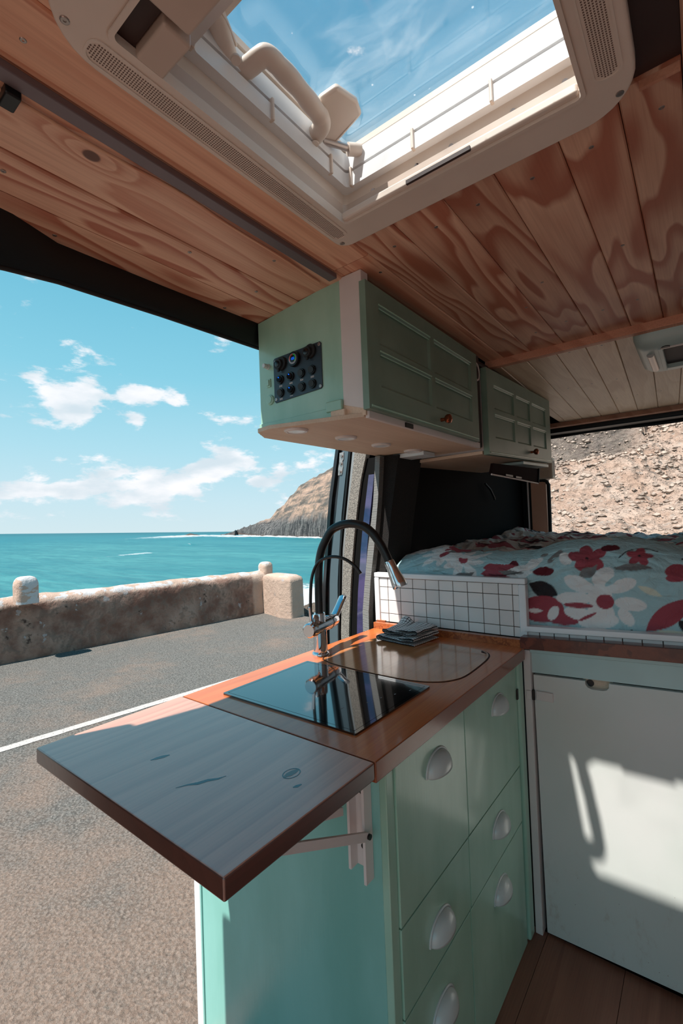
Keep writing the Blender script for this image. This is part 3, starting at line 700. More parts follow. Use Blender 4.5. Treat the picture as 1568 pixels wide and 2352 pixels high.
# ------------------------------------------------------------------ kitchen unit
ku = thing('kitchen_cabinet', (-.76, 1.08, -1.27), 'mint green kitchen cabinet with six fronts and white cup pulls under the worktop', 'cabinet')
put('carcass', MB().box(-1.03, -.488, .728, 1.46, -1.27, -.437), M['mint_dark'], ku)
put('end_panel', MB().box(-1.053, -.490, .710, .728, -1.27, -.437), M['mint_sky'], ku, bevel=.0015)
put('edge_strip', MB().box(-1.078, -1.053, .706, .735, -1.27, -.437), M['white_gloss'], ku, bevel=.003)
put('edge_strip', MB().box(-1.053, -1.047, .706, .711, -1.27, -.437), M['mint_sky'], ku, bevel=.002)
put('corner_post', MB().box(-.490, -.474, .709, .735, -1.27, -.437), M['mint'], ku, bevel=.002)
def front(y0, y1, z0, z1, hy, hz_, big=1.0, parent=ku):
    f_ = put('drawer_front', MB().box(-.488, -.470, y0+.001, y1-.001, z0+.001, z1-.001), M['mint'], parent, bevel=.001)
    # half dome cup pull
    b = MB(); w2, h2, dp = .047, .040, .027; nu, nv = 24, 12; X0 = -.470; zb = hz_-.020
    for j in range(nv+1):
        ph = (math.pi/2)*j/nv                       # 0: free lower edge, pi/2: flange on the front
        for i in range(nu+1):
            th = math.pi*i/nu; q = math.sin(th)**.85
            b.v.append((X0+dp*q*math.cos(ph)**.8, hy-math.cos(th)*w2, zb+h2*q*math.sin(ph)**.9))
    for j in range(nv):
        for i in range(nu): b.f.append((j*(nu+1)+i, j*(nu+1)+i+1, (j+1)*(nu+1)+i+1, (j+1)*(nu+1)+i))
    h_ = put('cup_pull', b, M['handle'], f_, smooth=60)
    sm = h_.modifiers.new('s', 'SOLIDIFY'); sm.thickness = .0015; sm.offset = -1
    put('pull_flange', MB().tube([(X0+.001, hy-math.cos(math.pi*i/nu)*w2*1.04, zb+math.sin(math.pi*i/nu)**.85*h2*1.05) for i in range(nu+1)], .0028, 8), M['handle'], f_, smooth=60)
    return f_
front(.735, 1.046, -.748, -.440, .900, -.508); front(1.048, 1.432, -.748, -.440, 1.270, -.508)
front(.735, 1.042, -.912, -.7495, .886, -.835); front(1.044, 1.430, -.912, -.7495, 1.240, -.815)
front(.735, 1.036, -1.27, -.9135, .884, -1.000); front(1.038, 1.428, -1.27, -.9135, 1.232, -.980)
put('filler_post', MB().box(-.484, -.462, 1.436, 1.478, -1.27, -.437), M['mint'], ku, bevel=.008, seg=3)
put('filler_post', MB().box(-.500, -.480, 1.428, 1.45, -1.26, -.44), M['mint_dark'], ku)
# folding support bracket of the leaf
br_ = put('folding_bracket', MB().box(-.548, -.542, .685, .710, -.640, -.440).box(-.548, -.512, .706, .710, -.640, -.440).box(-.514, -.508, .685, .710, -.655, -.440), M['white'], ku, bevel=.001)
put('bracket_arm', MB().prism([(-.503, .690, -.560), (-.503, .690, -.577), (-.503, .420, -.452), (-.503, .420, -.437)], (-.006, 0, 0)), M['white'], br_, recalc=True)
put('bracket_arm', MB().prism([(-.56, .690, -.535), (-.56, .690, -.550), (-.56, .40, -.452), (-.56, .40, -.437)], (-.006, 0, 0)), M['white'], br_, recalc=True)
put('bolt', MB().cyl((-.503, .690, -.567), (-.499, .690, -.567), .005), M['black'], br_)
for z in (-.50, -.60): put('bolt', MB().cyl((-.525, .706, z), (-.525, .702, z), .005), M['black'], br_)

# ------------------------------------------------------------------ worktop
wt = thing('worktop', (-.73, 1.06, -.437), 'glossy orange pine worktop carrying the hob and tap', 'worktop')
slab = put('slab', MB().box(-1.006, -.450, .6445, 1.462, -.436, -.400), M['worktop'], wt, bevel=.002)
rimc = MB().box(-1.006, -.463, 1.462, 1.484, -.436, -.378)
put('upstand', rimc, M['worktop_end'], wt, bevel=.001)
put('upstand', MB().box(-1.006, -.968, 1.484, 1.520, -.436, -.373), M['worktop'], wt, bevel=.001)
# folding leaf
lf = thing('folding_leaf', (-.73, .49, -.432), 'varnished pine leaf with blue stained knots hinged at the near end of the worktop', 'table leaf')
put('leaf_slab', MB().box(-1.010, -.4505, .334, .6425, -.429, -.400), M['flap'], lf, bevel=.003)
M['stain'] = material('blue grey resin', L(46, 60, 76), .2, coat=.6)
M['knot'] = material('brown knot', L(92, 66, 58), .25, coat=.6)
def stain(pts, r, mat='stain'):
    b = MB(); n = len(pts)
    P = [Vector((x, y, -.3998)) for x, y in pts]; up_, dn = [], []
    for i, p in enumerate(P):
        tt = (P[min(i+1, n-1)]-P[max(i-1, 0)]).normalized(); q = Vector((-tt.y, tt.x, 0))
        rr = r*math.sin(math.pi*(i+.3)/(n-.4))*random.uniform(.7, 1.2)
        up_.append(p+q*rr); dn.append(p-q*rr)
    b.prism([tuple(v) for v in up_+dn[::-1]], (0, 0, -.0006)); put('knot_filling', b, M[mat], lf)
stain([(-.779, .432), (-.776, .442), (-.772, .452), (-.768, .462)], .006)
stain([(-.664, .408), (-.655, .425), (-.646, .435), (-.640, .45), (-.630, .462), (-.626, .475)], .0035)
stain([(-.545, .525), (-.544, .535), (-.543, .546), (-.542, .556)], .008, 'knot')
put('knot_filling', MB().ring([(-.543+.013*math.cos(a), .54+.017*math.sin(a), -.3997) for a in np.linspace(0, 6.28, 20)[:-1]], [(-.543+.0115*math.cos(a), .54+.015*math.sin(a), -.3997) for a in np.linspace(0, 6.28, 20)[:-1]], (0, 0, -.0006)), M['stain'], lf)
stain([(-.513, .512), (-.510, .518), (-.508, .526)], .003)
put('hinge', MB().cyl((-.52, .6436, -.431), (-.47, .6436, -.431), .0028), M['steel'], lf)
# sink lid flush in the worktop
sk = MB()
bp_ = [(-.905, 1.050), (-.860, 1.033), (-.80, 1.025), (-.72, 1.020), (-.64, 1.020), (-.58, 1.028), (-.535, 1.050), (-.508, 1.085), (-.497, 1.13), (-.498, 1.22), (-.503, 1.29), (-.515, 1.335), (-.540, 1.360), (-.60, 1.372), (-.75, 1.375), (-.86, 1.372), (-.90, 1.350), (-.915, 1.30), (-.918, 1.12), (-.915, 1.07)]
lid_pts = catmull([(x, y, -.3995) for x, y in bp_]+[(bp_[0][0], bp_[0][1], -.3995)], 4)[:-1]
sl_ = thing('sink_cover', (-.70, 1.2, -.4), 'pale brown rounded cutting board set flush over the sink', 'cutting board')
put('board', MB().prism([tuple(p) for p in lid_pts], (0, 0, .0012)), M['board'], sl_, recalc=True)
M['groove'] = material('dark groove', L(58, 24, 14), .7)
cen = Vector((-.70, 1.2, -.3995))
put('groove', MB().ring([tuple(cen+(p-cen)*1.018+Vector((0, 0, -.0003))) for p in lid_pts], [tuple(cen+(p-cen)*.999+Vector((0, 0, -.0003))) for p in lid_pts], (0, 0, .0006)), M['groove'], sl_, recalc=True)
fn_ = MB().tube([(-.548, 1.366, -.399), (-.535, 1.345, -.3985), (-.515, 1.335, -.399)], [.002, .006, .002], 8, flat=.2)
put('finger_notch', fn_, M['groove'], sl_)
# hob
hb_ = thing('induction_hob', (-.73, .853, -.4), 'black glass induction hob set into the worktop', 'hob')
put('glass', MB().ring(rrect(-.930, -.534, .703, 1.005, -.4, .004, 3), rrect(-.92, -.544, .713, .995, -.4, .003, 3), (0, 0, .004)).box(-.921, -.543, .712, .996, -.4, -.396), M['glass_black'], hb_, recalc=True)
mk = MB()
for (x, y, a_) in [(-.560, .955, .008), (-.577, .915, .006), (-.592, .88, .005), (-.602, .84, .004), (-.63, .785, .009), (-.555, .985, .003)]:
    mk.box(x-.0012, x+.0012, y-a_/2, y+a_/2, -.3962, -.3957)
put('control_marks', mk, M['marks'], hb_)

# ------------------------------------------------------------------ tap
tp = thing('kitchen_tap', (-.951, 1.09, -.4), 'chrome three way kitchen tap with black arched spouts behind the hob', 'tap')
bd = Vector((-.216, .976, 0)).normalized(); sdv = Vector((.976, .216, 0)).normalized(); B0 = Vector((-.951, 1.09, -.4))
put('base', MB().lathe([(.027, 0), (.027, .004), (.024, .008), (.0215, .010), (.0215, .075)], B0, (0, 0, 1), 32), M['chrome'], tp, smooth=40)
bc = B0+Vector((0, 0, .082))
body_ = put('body', MB().lathe([(.018, -.070), (.022, -.066), (.022, -.048), (.0228, -.046), (.0228, -.040), (.021, -.038), (.0215, 0), (.0215, .052), (.0225, .053), (.0225, .060), (.0215, .061), (.021, .094), (.018, .104), (.010, .108)], bc+Vector((0, 0, .004)), bd, 32), M['chrome'], tp, smooth=40)
put('seam_ring', MB().lathe([(.0228, .055), (.0228, .058)], bc+Vector((0, 0, .004)), bd, 32), M['black'], body_)
put('lever', MB().tube([bc+bd*-.052+Vector((0, 0, .02)), bc+bd*-.056+Vector((0, 0, .045)), bc+bd*-.060+Vector((0, 0, .072))], [.006, .005, .0055], 12, flat=.45, upv=bd), M['chrome'], tp, smooth=50)
put('lever', MB().tube([bc+bd*.085+Vector((0, 0, .006)), bc+bd*.115+Vector((0, 0, .022)), bc+bd*.145+Vector((0, 0, .045)), bc+bd*.172+Vector((0, 0, .066)), bc+bd*.180+Vector((0, 0, .070))], [.018, .015, .014, .015, .008], 18, flat=.5), M['chrome'], tp, smooth=50)
put('collar', MB().lathe([(.0175, 0), (.0175, .030), (.0165, .032)], B0+Vector((0, 0, .095)), (0, 0, 1), 24), M['chrome'], tp, smooth=40)
cs = B0-bd*.032
put('collar', MB().lathe([(.013, 0), (.0145, .006), (.0145, .022), (.010, .027), (.006, .032)], cs+Vector((0, 0, .095)), (0, 0, 1), 24), M['chrome'], tp, smooth=40)
big = [(-.951, 1.09, -.278), (-.950, 1.09, -.20), (-.947, 1.091, -.129), (-.938, 1.093, -.085), (-.924, 1.096, -.055), (-.900, 1.101, -.020), (-.872, 1.107, -.006), (-.843, 1.114, -.001), (-.815, 1.120, -.004), (-.790, 1.125, -.013), (-.768, 1.130, -.032), (-.752, 1.133, -.053), (-.735, 1.137, -.083), (-.722, 1.140, -.114)]
put('spout', MB().tube(catmull(big, 5), .0128, 20), M['hose'], tp, smooth=60)
hh = Vector((.31, .066, -.72)).normalized(); h0 = Vector((-.722, 1.140, -.113))
put('spray_head', MB().lathe([(.0145, 0), (.0155, .004), (.0155, .02), (.0185, .045), (.0215, .065), (.0225, .076), (.0215, .081), (.012, .081)], h0, hh, 32), M['chrome'], tp, smooth=40)
thin = [(-.958, 1.058, -.276), (-.957, 1.058, -.23), (-.953, 1.059, -.179), (-.946, 1.061, -.148), (-.935, 1.063, -.126), (-.922, 1.066, -.112), (-.905, 1.069, -.103), (-.884, 1.074, -.098), (-.862, 1.079, -.0985), (-.841, 1.084, -.104), (-.821, 1.088, -.115), (-.804, 1.092, -.130), (-.791, 1.095, -.147)]
put('spout', MB().tube(catmull(thin, 4), .0048, 14), M['hose'], tp, smooth=60)

# ------------------------------------------------------------------ folded dish cloth
def cloth_fn(t):
    uv = t.scale(t.uv, (1, 1, 1)); s_ = t.sep(uv)
    def ln(c, per):
        f = t.math('FRACT', t.math('DIVIDE', c, per)); return t.smooth(t.math('ABSOLUTE', t.math('SUBTRACT', f, .5)), .045, .025) if False else t.math('LESS_THAN', f, .19)
    m = t.math('MAXIMUM', ln(s_[0], .0105), ln(s_[1], .0105))
    wv_ = t.noise(t.uv, 900, 2)
    t.put(t.p.inputs['Base Color'], t.mix(m, L(226, 224, 222), L(34, 32, 40)))
    t.l.new(t.bump(wv_, .5, .001), t.p.inputs['Normal'])
M['cloth'] = material('black and white checked cotton', rough=.95, fn=cloth_fn)
cth = thing('dish_cloth', (-.80, 1.38, -.3985), 'folded white dish cloth with black grid checks lying on the cutting board', 'cloth')
def cloth_layer(name, c0, ax, w_, l_, path, seed, peak=0):
    """a strip of cloth folded along its path (a, z); swept across width w_"""
    P = catmull([(a, 0, z) for a, z in path], 8); nu = len(P); nv = 26
    sl2 = [0]
    for i in range(1, nu): sl2.append(sl2[-1]+(P[i]-P[i-1]).length)
    vs = []; uv = []
    ax = Vector(ax).normalized(); ay = Vector((-ax.y, ax.x, 0))
    for j in range(nv):
        v = j/(nv-1)
        for i in range(nu):
            a, z = P[i].x, P[i].z
            n_ = noise.noise(Vector((a*28, v*3.0, seed+z*20)))*.006
            e = noise.noise(Vector((i*.25, seed, v*2)))*.006
            zz = z+(n_ if z > .004 else abs(n_)*.3)
            if peak: zz += peak*math.exp(-((a-.012)/.03)**2-((v-.97)/.16)**2)*(z/.04)
            p = Vector(c0)+ax*(a+e*v)+ay*((v-.5)*w_+e)+Vector((0, 0, zz)); vs.append(p); uv.append((sl2[i]+seed*.003, v*w_))
    b = MB(); b.v = [tuple(p) for p in vs]
    b.f = [(j*nu+i, j*nu+i+1, (j+1)*nu+i+1, (j+1)*nu+i) for j in range(nv-1) for i in range(nu-1)]
    o = put(name, b, M['cloth'], cth, smooth=70)
    ul = o.data.uv_layers.new(name='uv')
    for lp in o.data.loops: ul.data[lp.index].uv = uv[lp.vertex_index]
    sm = o.modifiers.new('s', 'SOLIDIFY'); sm.thickness = .0022; sm.offset = 0
    return o
cloth_layer('fold', (-.880, 1.383, -.3965), (1, -.12, 0), .145, .15, [(.15, .001), (.08, .0015), (.02, .001), (.001, .003), (-.004, .009), (.002, .014), (.03, .014), (.09, .012), (.135, .012), (.146, .014), (.148, .019), (.140, .022), (.09, .020)], 3)
cloth_layer('fold', (-.868, 1.388, -.3945), (1, -.05, 0), .130, .15, [(.12, .021), (.06, .021), (.012, .020), (.0, .023), (-.003, .029), (.004, .033), (.03, .030), (.07, .026), (.11, .029), (.128, .032), (.132, .037), (.12, .040), (.085, .037), (.05, .034)], 9, peak=.026)

# ------------------------------------------------------------------ tiled splashback and tiled bed edge
tb = thing('tiled_splashback', (-.73, 1.51, -.378), 'white tiled board in a white frame between worktop and bed', 'splashback')
put('backing', MB().box(-1.005, -.46, 1.4985, 1.512, -.378, -.20), M['grout'], tb)
put('frame', MB().box(-1.013, -.447, 1.488, 1.516, -.211, -.193), M['white_gloss'], tb, bevel=.003)
put('frame', MB().box(-1.013, -.992, 1.488, 1.516, -.378, -.212), M['white_gloss'], tb, bevel=.003)
put('frame', MB().box(-.469, -.447, 1.488, 1.516, -.378, -.212), M['white_gloss'], tb, bevel=.003)
vx = [-.992, -.955, -.901, -.848, -.796, -.744, -.691, -.639, -.586, -.534, -.4895, -.469]; hzs = [-.378, -.346, -.2965, -.2468, -.2115]
def tile(x0, x1, z0, z1, parent):
    put('tile', MB().box(x0+.0011, x1-.0011, 1.4935, 1.4995, z0+.0011, z1-.0011), M['tile'], parent, origin=((x0+x1)/2, 1.496, (z0+z1)/2), bevel=.0008, seg=1)
for a, b in zip(vx, vx[1:]):
    for c, d_ in zip(hzs, hzs[1:]): tile(a, b, c, d_, tb)
SL = .042
be = thing('tiled_bed_edge', (0, 1.51, -.37), 'low white tiled strip with white rail along the foot of the duvet', 'edge board')
def slopebox(x0, x1, y0, y1, z0, z1, sl0=SL, sl1=SL, xr=-.455):
    Z = lambda x, z, s: z+s*(x-xr)
    return MB().add([(x0, y0, Z(x0, z0, sl0)), (x1, y0, Z(x1, z0, sl0)), (x1, y1, Z(x1, z0, sl0)), (x0, y1, Z(x0, z0, sl0)), (x0, y0, Z(x0, z1, sl1)), (x1, y0, Z(x1, z1, sl1)), (x1, y1, Z(x1, z1, sl1)), (x0, y1, Z(x0, z1, sl1))],
                    [(3, 2, 1, 0), (4, 5, 6, 7), (0, 1, 5, 4), (1, 2, 6, 5), (2, 3, 7, 6), (3, 0, 4, 7)])
put('backing', slopebox(-.455, .78, 1.4995, 1.512, -.398, -.345), M['grout'], be)
put('rail', slopebox(-.458, .78, 1.486, 1.520, -.357, -.340), M['white_gloss'], be, bevel=.003)
tx = [-.455, -.413, -.371, -.329, -.284, -.239, -.193, -.147]+[-.147+.047*k for k in range(1, 19)]+[.78]
for a, b in zip(tx, tx[1:]):
    put('tile', slopebox(a+.0011, b-.0011, 1.4935, 1.4995, -.380, -.358), M['tile'], be, bevel=.0008, seg=1)
# ledge in front of the bed
lg = thing('bed_ledge', (.1, 1.47, -.405), 'dark glossy wooden ledge with end grain front above the white locker', 'ledge')
put('ledge_board', slopebox(-.459, .78, 1.452, 1.492, -.402, -.366), M['ledge'], lg, bevel=.0015)

# ------------------------------------------------------------------ locker under the bed
lk = thing('bed_locker', (.1, 1.6, -1.27), 'white locker front beneath the bed ledge with a tall white door', 'locker')
put('carcass', MB().box(-.45, .78, 1.515, 1.56, -1.27, -.42), M['brown'], lk)
put('post', MB().box(-.461, -.440, 1.478, 1.515, -1.27, -.410), M['white'], lk, bevel=.002)
put('top_rail', slopebox(-.44, .78, 1.496, 1.515, -.483, -.402), M['aqua_rail'], lk)
put('trim_strip', slopebox(-.444, .78, 1.484, 1.498, -.420, -.405), M['aqua_rail'], lk, bevel=.002)
# door with a finger cut-out in its upper edge
Zt = lambda x: -.487+SL*(x+.435)
pts = [(-.430, -1.262), (.62, -1.235), (.62, Zt(.62)), (-.232, Zt(-.232)), (-.2325, Zt(-.235)-.012), (-.238, Zt(-.24)-.019), (-.248, Zt(-.25)-.022), (-.275, Zt(-.27)-.022), (-.286, Zt(-.28)-.018), (-.291, Zt(-.29)-.010), (-.292, Zt(-.292)), (-.436, Zt(-.436))]
dd = put('door', MB().prism([(x, 1.490, z) for x, z in pts], (0, .018, 0)), M['door'], lk, bevel=.001)
ORG[dd] = ORG[lk]
put('cutout_back', MB().box(-.30, -.225, 1.509, 1.515, -.515, -.455), M['ply'], lk)
put('cutout_hole', MB().cyl((-.282, 1.5085, -.49), (-.282, 1.5075, -.49), .010), M['black'], lk)
put('door_hinge', MB().box(-.428, -.380, 1.482, 1.490, -.560, -.533), M['white'], lk, bevel=.0015)
put('door_hinge', MB().box(-.455, -.440, 1.474, 1.482, -.560, -.533), M['white'], lk, bevel=.0015)
put('door_hinge', MB().cyl((-.436, 1.484, -.562), (-.436, 1.484, -.532), .004), M['black'], lk)
put('catch', MB().box(-.4735, -.466, 1.425, 1.436, -.55, -.52), M['black'], ku)

# ------------------------------------------------------------------ bed: mattress and printed duvet
bdh = thing('mattress', (-.11, 2.42, -.42), 'mattress hidden beneath the flowered duvet', 'mattress')
put('mattress_block', MB().box(-.97, .76, 1.72, 3.22, -.42, -.26), M['white'], bdh, bevel=.02)
crest_x = [-1.04, -1.0, -.946, -.877, -.80, -.70, -.634, -.54, -.448, -.347, -.226, -.117, -.05, .1, .3, .8]
crest_z = [-.20, -.165, -.128, -.116, -.104, -.112, -.122, -.118, -.109, -.080, -.072, -.083, -.098, -.10, -.09, -.1]
far_z = lambda x: -.118+.012*math.sin(x*5+.4)
XS = np.concatenate([np.linspace(-.995, .08, 440), np.linspace(.085, .775, 60)])
nf = 130; nb_ = 330
vv = np.concatenate([np.linspace(0, 1, nf), 1+np.linspace(0, 1, nb_)[1:]])
verts = np.zeros((len(vv), len(XS), 3)); UV = np.zeros((len(vv), len(XS), 2))
for i, x in enumerate(XS):
    cz = float(np.interp(x, crest_x, crest_z)); zb = -.352+SL*(x+.455) if x > -.45 else -.352
    for j, v in enumerate(vv):
        nx = noise.noise(Vector((x*7, v*2.2, 1.3)))*.012*1.3+noise.noise(Vector((x*16+v*4, v*6, 8.1)))*.009-(abs(noise.noise(Vector((x*9-v*5, v*7, 2.7)))))*.030+.006-(abs(noise.noise(Vector((x*20+v*11, v*16, 5.7)))))*.010+noise.noise(Vector((x*45+v*9, v*14, 4.1)))*.0016
        if v <= 1:
            a = v*math.pi/2
            y = 1.523+.012*math.sin(v*math.pi)*0+.15*(1-math.cos(a))**1.6 if v < 1 else 1.523+.15
            z = zb+(cz-zb)*math.sin(a)**.85
            y += nx*.8*min(1, v*4)+.01*math.sin(x*11)*v*v; z += nx*.5*v
        else:
            s = v-1; y = 1.673+1.64*s
            dip = .050*math.exp(-((s-.17)/.10)**2)
            z = cz*(1-min(1, s*3))+far_z(x)*min(1, s*3)-dip*(1 if x > -.85 else .4)+nx*1.5*min(1, s*8+.4)*(1)+.014*noise.noise(Vector((x*3, s*7, 3.)))
            z += .02*math.exp(-((s-.75)/.15)**2)*math.exp(-((x+.75)/.3)**2)
            y += .01*math.sin(x*11)
        if x < -.93 and v > 0: z -= (x+.93)**2*9*min(1, v)
        verts[j, i] = (x, max(y, 1.521), z)
dv = np.diff(verts, axis=0); sl3 = np.concatenate([np.zeros((1, len(XS))), np.cumsum(np.sqrt((dv[:, :, 1:]**2).sum(2)), axis=0)])
U = np.tile(XS, (len(vv), 1)); W_ = sl3
def zoom(px, py):                                    # motif sheet units (measured on the print) -> metres on the cloth
    return (-.4435+(px-384)/3.35/765*1.01, .0+(850-py)/3.35/765*1.06)
CREAM = np.array(L(198, 192, 188)[:3])
AQ, WH, RD, DR, GY, BK, CR = [np.array(L(*c)[:3]) for c in ((166, 200, 206), (226, 228, 228), (156, 70, 82), (92, 20, 34), (122, 122, 122), (40, 38, 42), (212, 216, 200))]
def ell(cx, cy, a, b, ang, c, sq=1.0):
    du, dw = U-cx, W_-cy; ca, sa = math.cos(ang), math.sin(ang)
    p, q = du*ca+dw*sa, -du*sa+dw*ca
    m = (np.abs(p)/a)**2+(np.abs(q)/b)**2 < 1; col[m] = c
def leaf(cx, cy, a, b, ang, c):
    du, dw = U-cx, W_-cy; ca, sa = math.cos(ang), math.sin(ang)
    p, q = du*ca+dw*sa, -du*sa+dw*ca
    m = (np.abs(p) < a) & (np.abs(q) < b*np.clip(1-(p/a)**2, 0, 1)**1.0); col[m] = c
def arc(cx, cy, r_, a0, a1, w_, c):
    du, dw = U-cx, W_-cy; rr = np.hypot(du, dw); th = np.arctan2(dw, du)
    m = (np.abs(rr-r_) < w_) & (((th-a0) % (2*math.pi)) < (a1-a0)); col[m] = c
def flower(cx, cy, r_, n, c, dot, a0=0, dr=.12):
    for k in range(n):
        a = a0+2*math.pi*k/n; ell(cx+math.cos(a)*r_*.55, cy+math.sin(a)*r_*.55, r_*.5, r_*.36, a, c)
    ell(cx, cy, r_*.5, r_*.5, 0, c); ell(cx, cy, r_*dr, r_*dr, 0, dot)
def daisy(cx, cy, r_, n, c, cc, a0=0):
    for k in range(n):
        a = a0+2*math.pi*k/n; l_ = r_*(1+.18*math.sin(k*2.3))
        ell(cx+math.cos(a)*l_*.62, cy+math.sin(a)*l_*.62, l_*.42, r_*.17, a, c)
    ell(cx, cy, r_*.36, r_*.36, 0, c); ell(cx, cy, r_*.19, r_*.19, 0, cc)
def paint():
    prng = random.Random(11)
    placed = []
    for k in range(260):
        cx, cy = prng.uniform(-1.0, .1), prng.uniform(.38, 2.2); a = prng.uniform(-.5, .9); ty = prng.random()
        leaf(cx, cy, prng.uniform(.03, .07), prng.uniform(.012, .026), a, (BK, GY, RD, WH, DR, AQ)[int(ty*6)])
    for k in range(300):                                 # all-over print
        cx, cy = prng.uniform(-1.0, .8), prng.uniform(.0, 2.2)
        if -.47 < cx < .02 and cy < .33: continue
        ty = prng.random(); a = prng.uniform(0, 6.28)
        if ty < .22: daisy(cx, cy, prng.uniform(.07, .11), prng.choice((8, 9)), WH, RD, a)
        elif ty < .45: flower(cx, cy, prng.uniform(.025, .05), 5, RD, BK, a)
        elif ty < .62: leaf(cx, cy, prng.uniform(.05, .09), prng.uniform(.015, .03), a, GY)
        elif ty < .76: leaf(cx, cy, prng.uniform(.05, .08), prng.uniform(.02, .035), a, RD)
        elif ty < .86: arc(cx, cy, prng.uniform(.04, .08), a, a+1.8, .003, BK)
        elif ty < .93: ell(cx, cy, .03, .017, a, DR)
        else: leaf(cx, cy, .05, .022, a, BK)
    def Zm(fn_, x, y, *a): cx, cy = zoom(x, y); fn_(cx, cy, *a)
    k_ = 1/3.35/765
    Zm(ell, 330, 330, 150*k_, 60*k_, .35, WH); Zm(ell, 300, 405, 110*k_, 32*k_, .05, WH); Zm(ell, 560, 275, 75*k_, 30*k_, .85, GY); Zm(ell, 640, 300, 48*k_, 62*k_, .4, WH)
    Zm(ell, 470, 240, 30*k_, 20*k_, 0, GY); Zm(leaf, 230, 370, 110*k_, 30*k_, -.1, GY)
    Zm(ell, 482, 400, 78*k_, 40*k_, -.06, DR); Zm(leaf, 70, 410, 110*k_, 48*k_, .3, RD)
    Zm(ell, 560, 300, 20*k_, 10*k_, 0, AQ)
    Zm(flower, 795, 280, 135*k_, 5, RD, BK, .5, .09); Zm(ell, 945, 195, 65*k_, 40*k_, 0, DR)
    Zm(arc, 1160, 390, 185*k_, 1.1, 2.6, 5*k_, BK); Zm(flower, 1132, 292, 82*k_, 5, RD, BK, .2, .13)
    Zm(leaf, 1090, 383, 125*k_, 34*k_, 0, GY); Zm(leaf, 800, 405, 85*k_, 42*k_, .75, GY); Zm(arc, 960, 540, 230*k_, 2.0, 2.9, 6*k_, GY)
    Zm(ell, 1340, 400, 62*k_, 50*k_, .5, RD); Zm(ell, 1345, 455, 62*k_, 36*k_, .1, RD); Zm(ell, 1410, 440, 50*k_, 50*k_, 0, RD)
    Zm(arc, 1360, 420, 128*k_, -.6, 1.45, 9*k_, BK); Zm(leaf, 1500, 300, 100*k_, 46*k_, -.4, RD)
    Zm(leaf, 480, 545, 120*k_, 66*k_, -.45, BK); Zm(ell, 465, 700, 165*k_, 110*k_, 0, RD)
    Zm(ell, 600, 760, 140*k_, 55*k_, -.1, RD); Zm(ell, 550, 730, 36*k_, 62*k_, -.5, WH); Zm(leaf, 415, 715, 60*k_, 20*k_, 0, WH)
    for (x, y, a, b, g) in [(735, 505, 112, 50, -.42), (905, 450, 96, 58, 1.15), (1020, 520, 100, 40, .35), (1070, 645, 100, 40, -.12), (1040, 735, 70, 34, -1.0), (860, 770, 135, 52, .12), (880, 720, 90, 80, 0), (735, 725, 108, 40, -.22), (700, 615, 128, 42, .03), (880, 600, 80, 90, 0)]:
        Zm(ell, x, y, a*k_, b*1.22*k_, g, WH)
    Zm(ell, 960, 485, 60*k_, 20*k_, .7, AQ); Zm(ell, 730, 665, 105*k_, 20*k_, -.02, RD); Zm(ell, 790, 745, 70*k_, 12*k_, .5, RD)
    Zm(ell, 912, 632, 59*k_, 55*k_, 0, RD)
    Zm(leaf, 1190, 555, 80*k_, 24*k_, -.45, CR); Zm(leaf, 1290, 710, 185*k_, 66*k_, .72, RD)
    Zm(arc, 1170, 720, 150*k_, 3.9, 5.3, 5*k_, BK); Zm(ell, 1440, 830, 130*k_, 46*k_, -.75, BK); Zm(leaf, 1250, 840, 130*k_, 32*k_, .2, CR); Zm(leaf, 1560, 560, 90*k_, 40*k_, 1.3, WH)
    for x in (430, 760, 1060, 1250): Zm(leaf, x, 845, 80*k_, 16*k_, 0, BK if x % 4 else DR)
    Zm(ell, 560, 840, 60*k_, 18*k_, 0, CR); Zm(ell, 900, 850, 70*k_, 12*k_, 0, RD)
U0, W0 = U.copy(), W_.copy(); acc = 0
for ju, jw in ((-.0007, -.0003), (.0003, -.0007), (.0007, .0003), (-.0003, .0007)):   # soft printed edges
    U, W_ = U0+ju, W0+jw
    col = np.zeros(U.shape+(3,)); col[:] = AQ; col[(W_ > .36+.05*np.sin(U*9)) & (U < -.30+.1*np.sin(W_*7))] = CREAM; paint(); acc = acc+col/4
col = acc
nr, nc = len(vv), len(XS)
dvt = thing('duvet', (-.11, 2.4, -.352), 'crumpled pale aqua duvet printed with red flowers and white daisies', 'duvet')
b = MB(); b.v = [tuple(p) for p in verts.reshape(-1, 3)]
b.f = [(j*nc+i, j*nc+i+1, (j+1)*nc+i+1, (j+1)*nc+i) for j in range(nr-1) for i in range(nc-1)]
def duvet_fn(t):
    at = t.new('ShaderNodeAttribute', attribute_name='print'); t.l.new(at.outputs['Color'], t.p.inputs['Base Color'])
    n = t.noise(t.scale(t.obj, (1, 1, 1)), 26, 5, .6, .6); n2 = t.noise(t.obj, 900, 1)
    t.l.new(t.bump(t.math('ADD', n, t.math('MULTIPLY', n2, .06)), .8, .014), t.p.inputs['Normal'])
M['duvet'] = material('printed cotton duvet', rough=.9, fn=duvet_fn)
do = put('duvet_cover', b, M['duvet'], dvt); do.data.shade_smooth()
ca_ = do.data.color_attributes.new('print', 'FLOAT_COLOR', 'POINT')
ca_.data.foreach_set('color', np.concatenate([col.reshape(-1, 3), np.ones((nr*nc, 1))], axis=1).astype(np.float32).ravel())

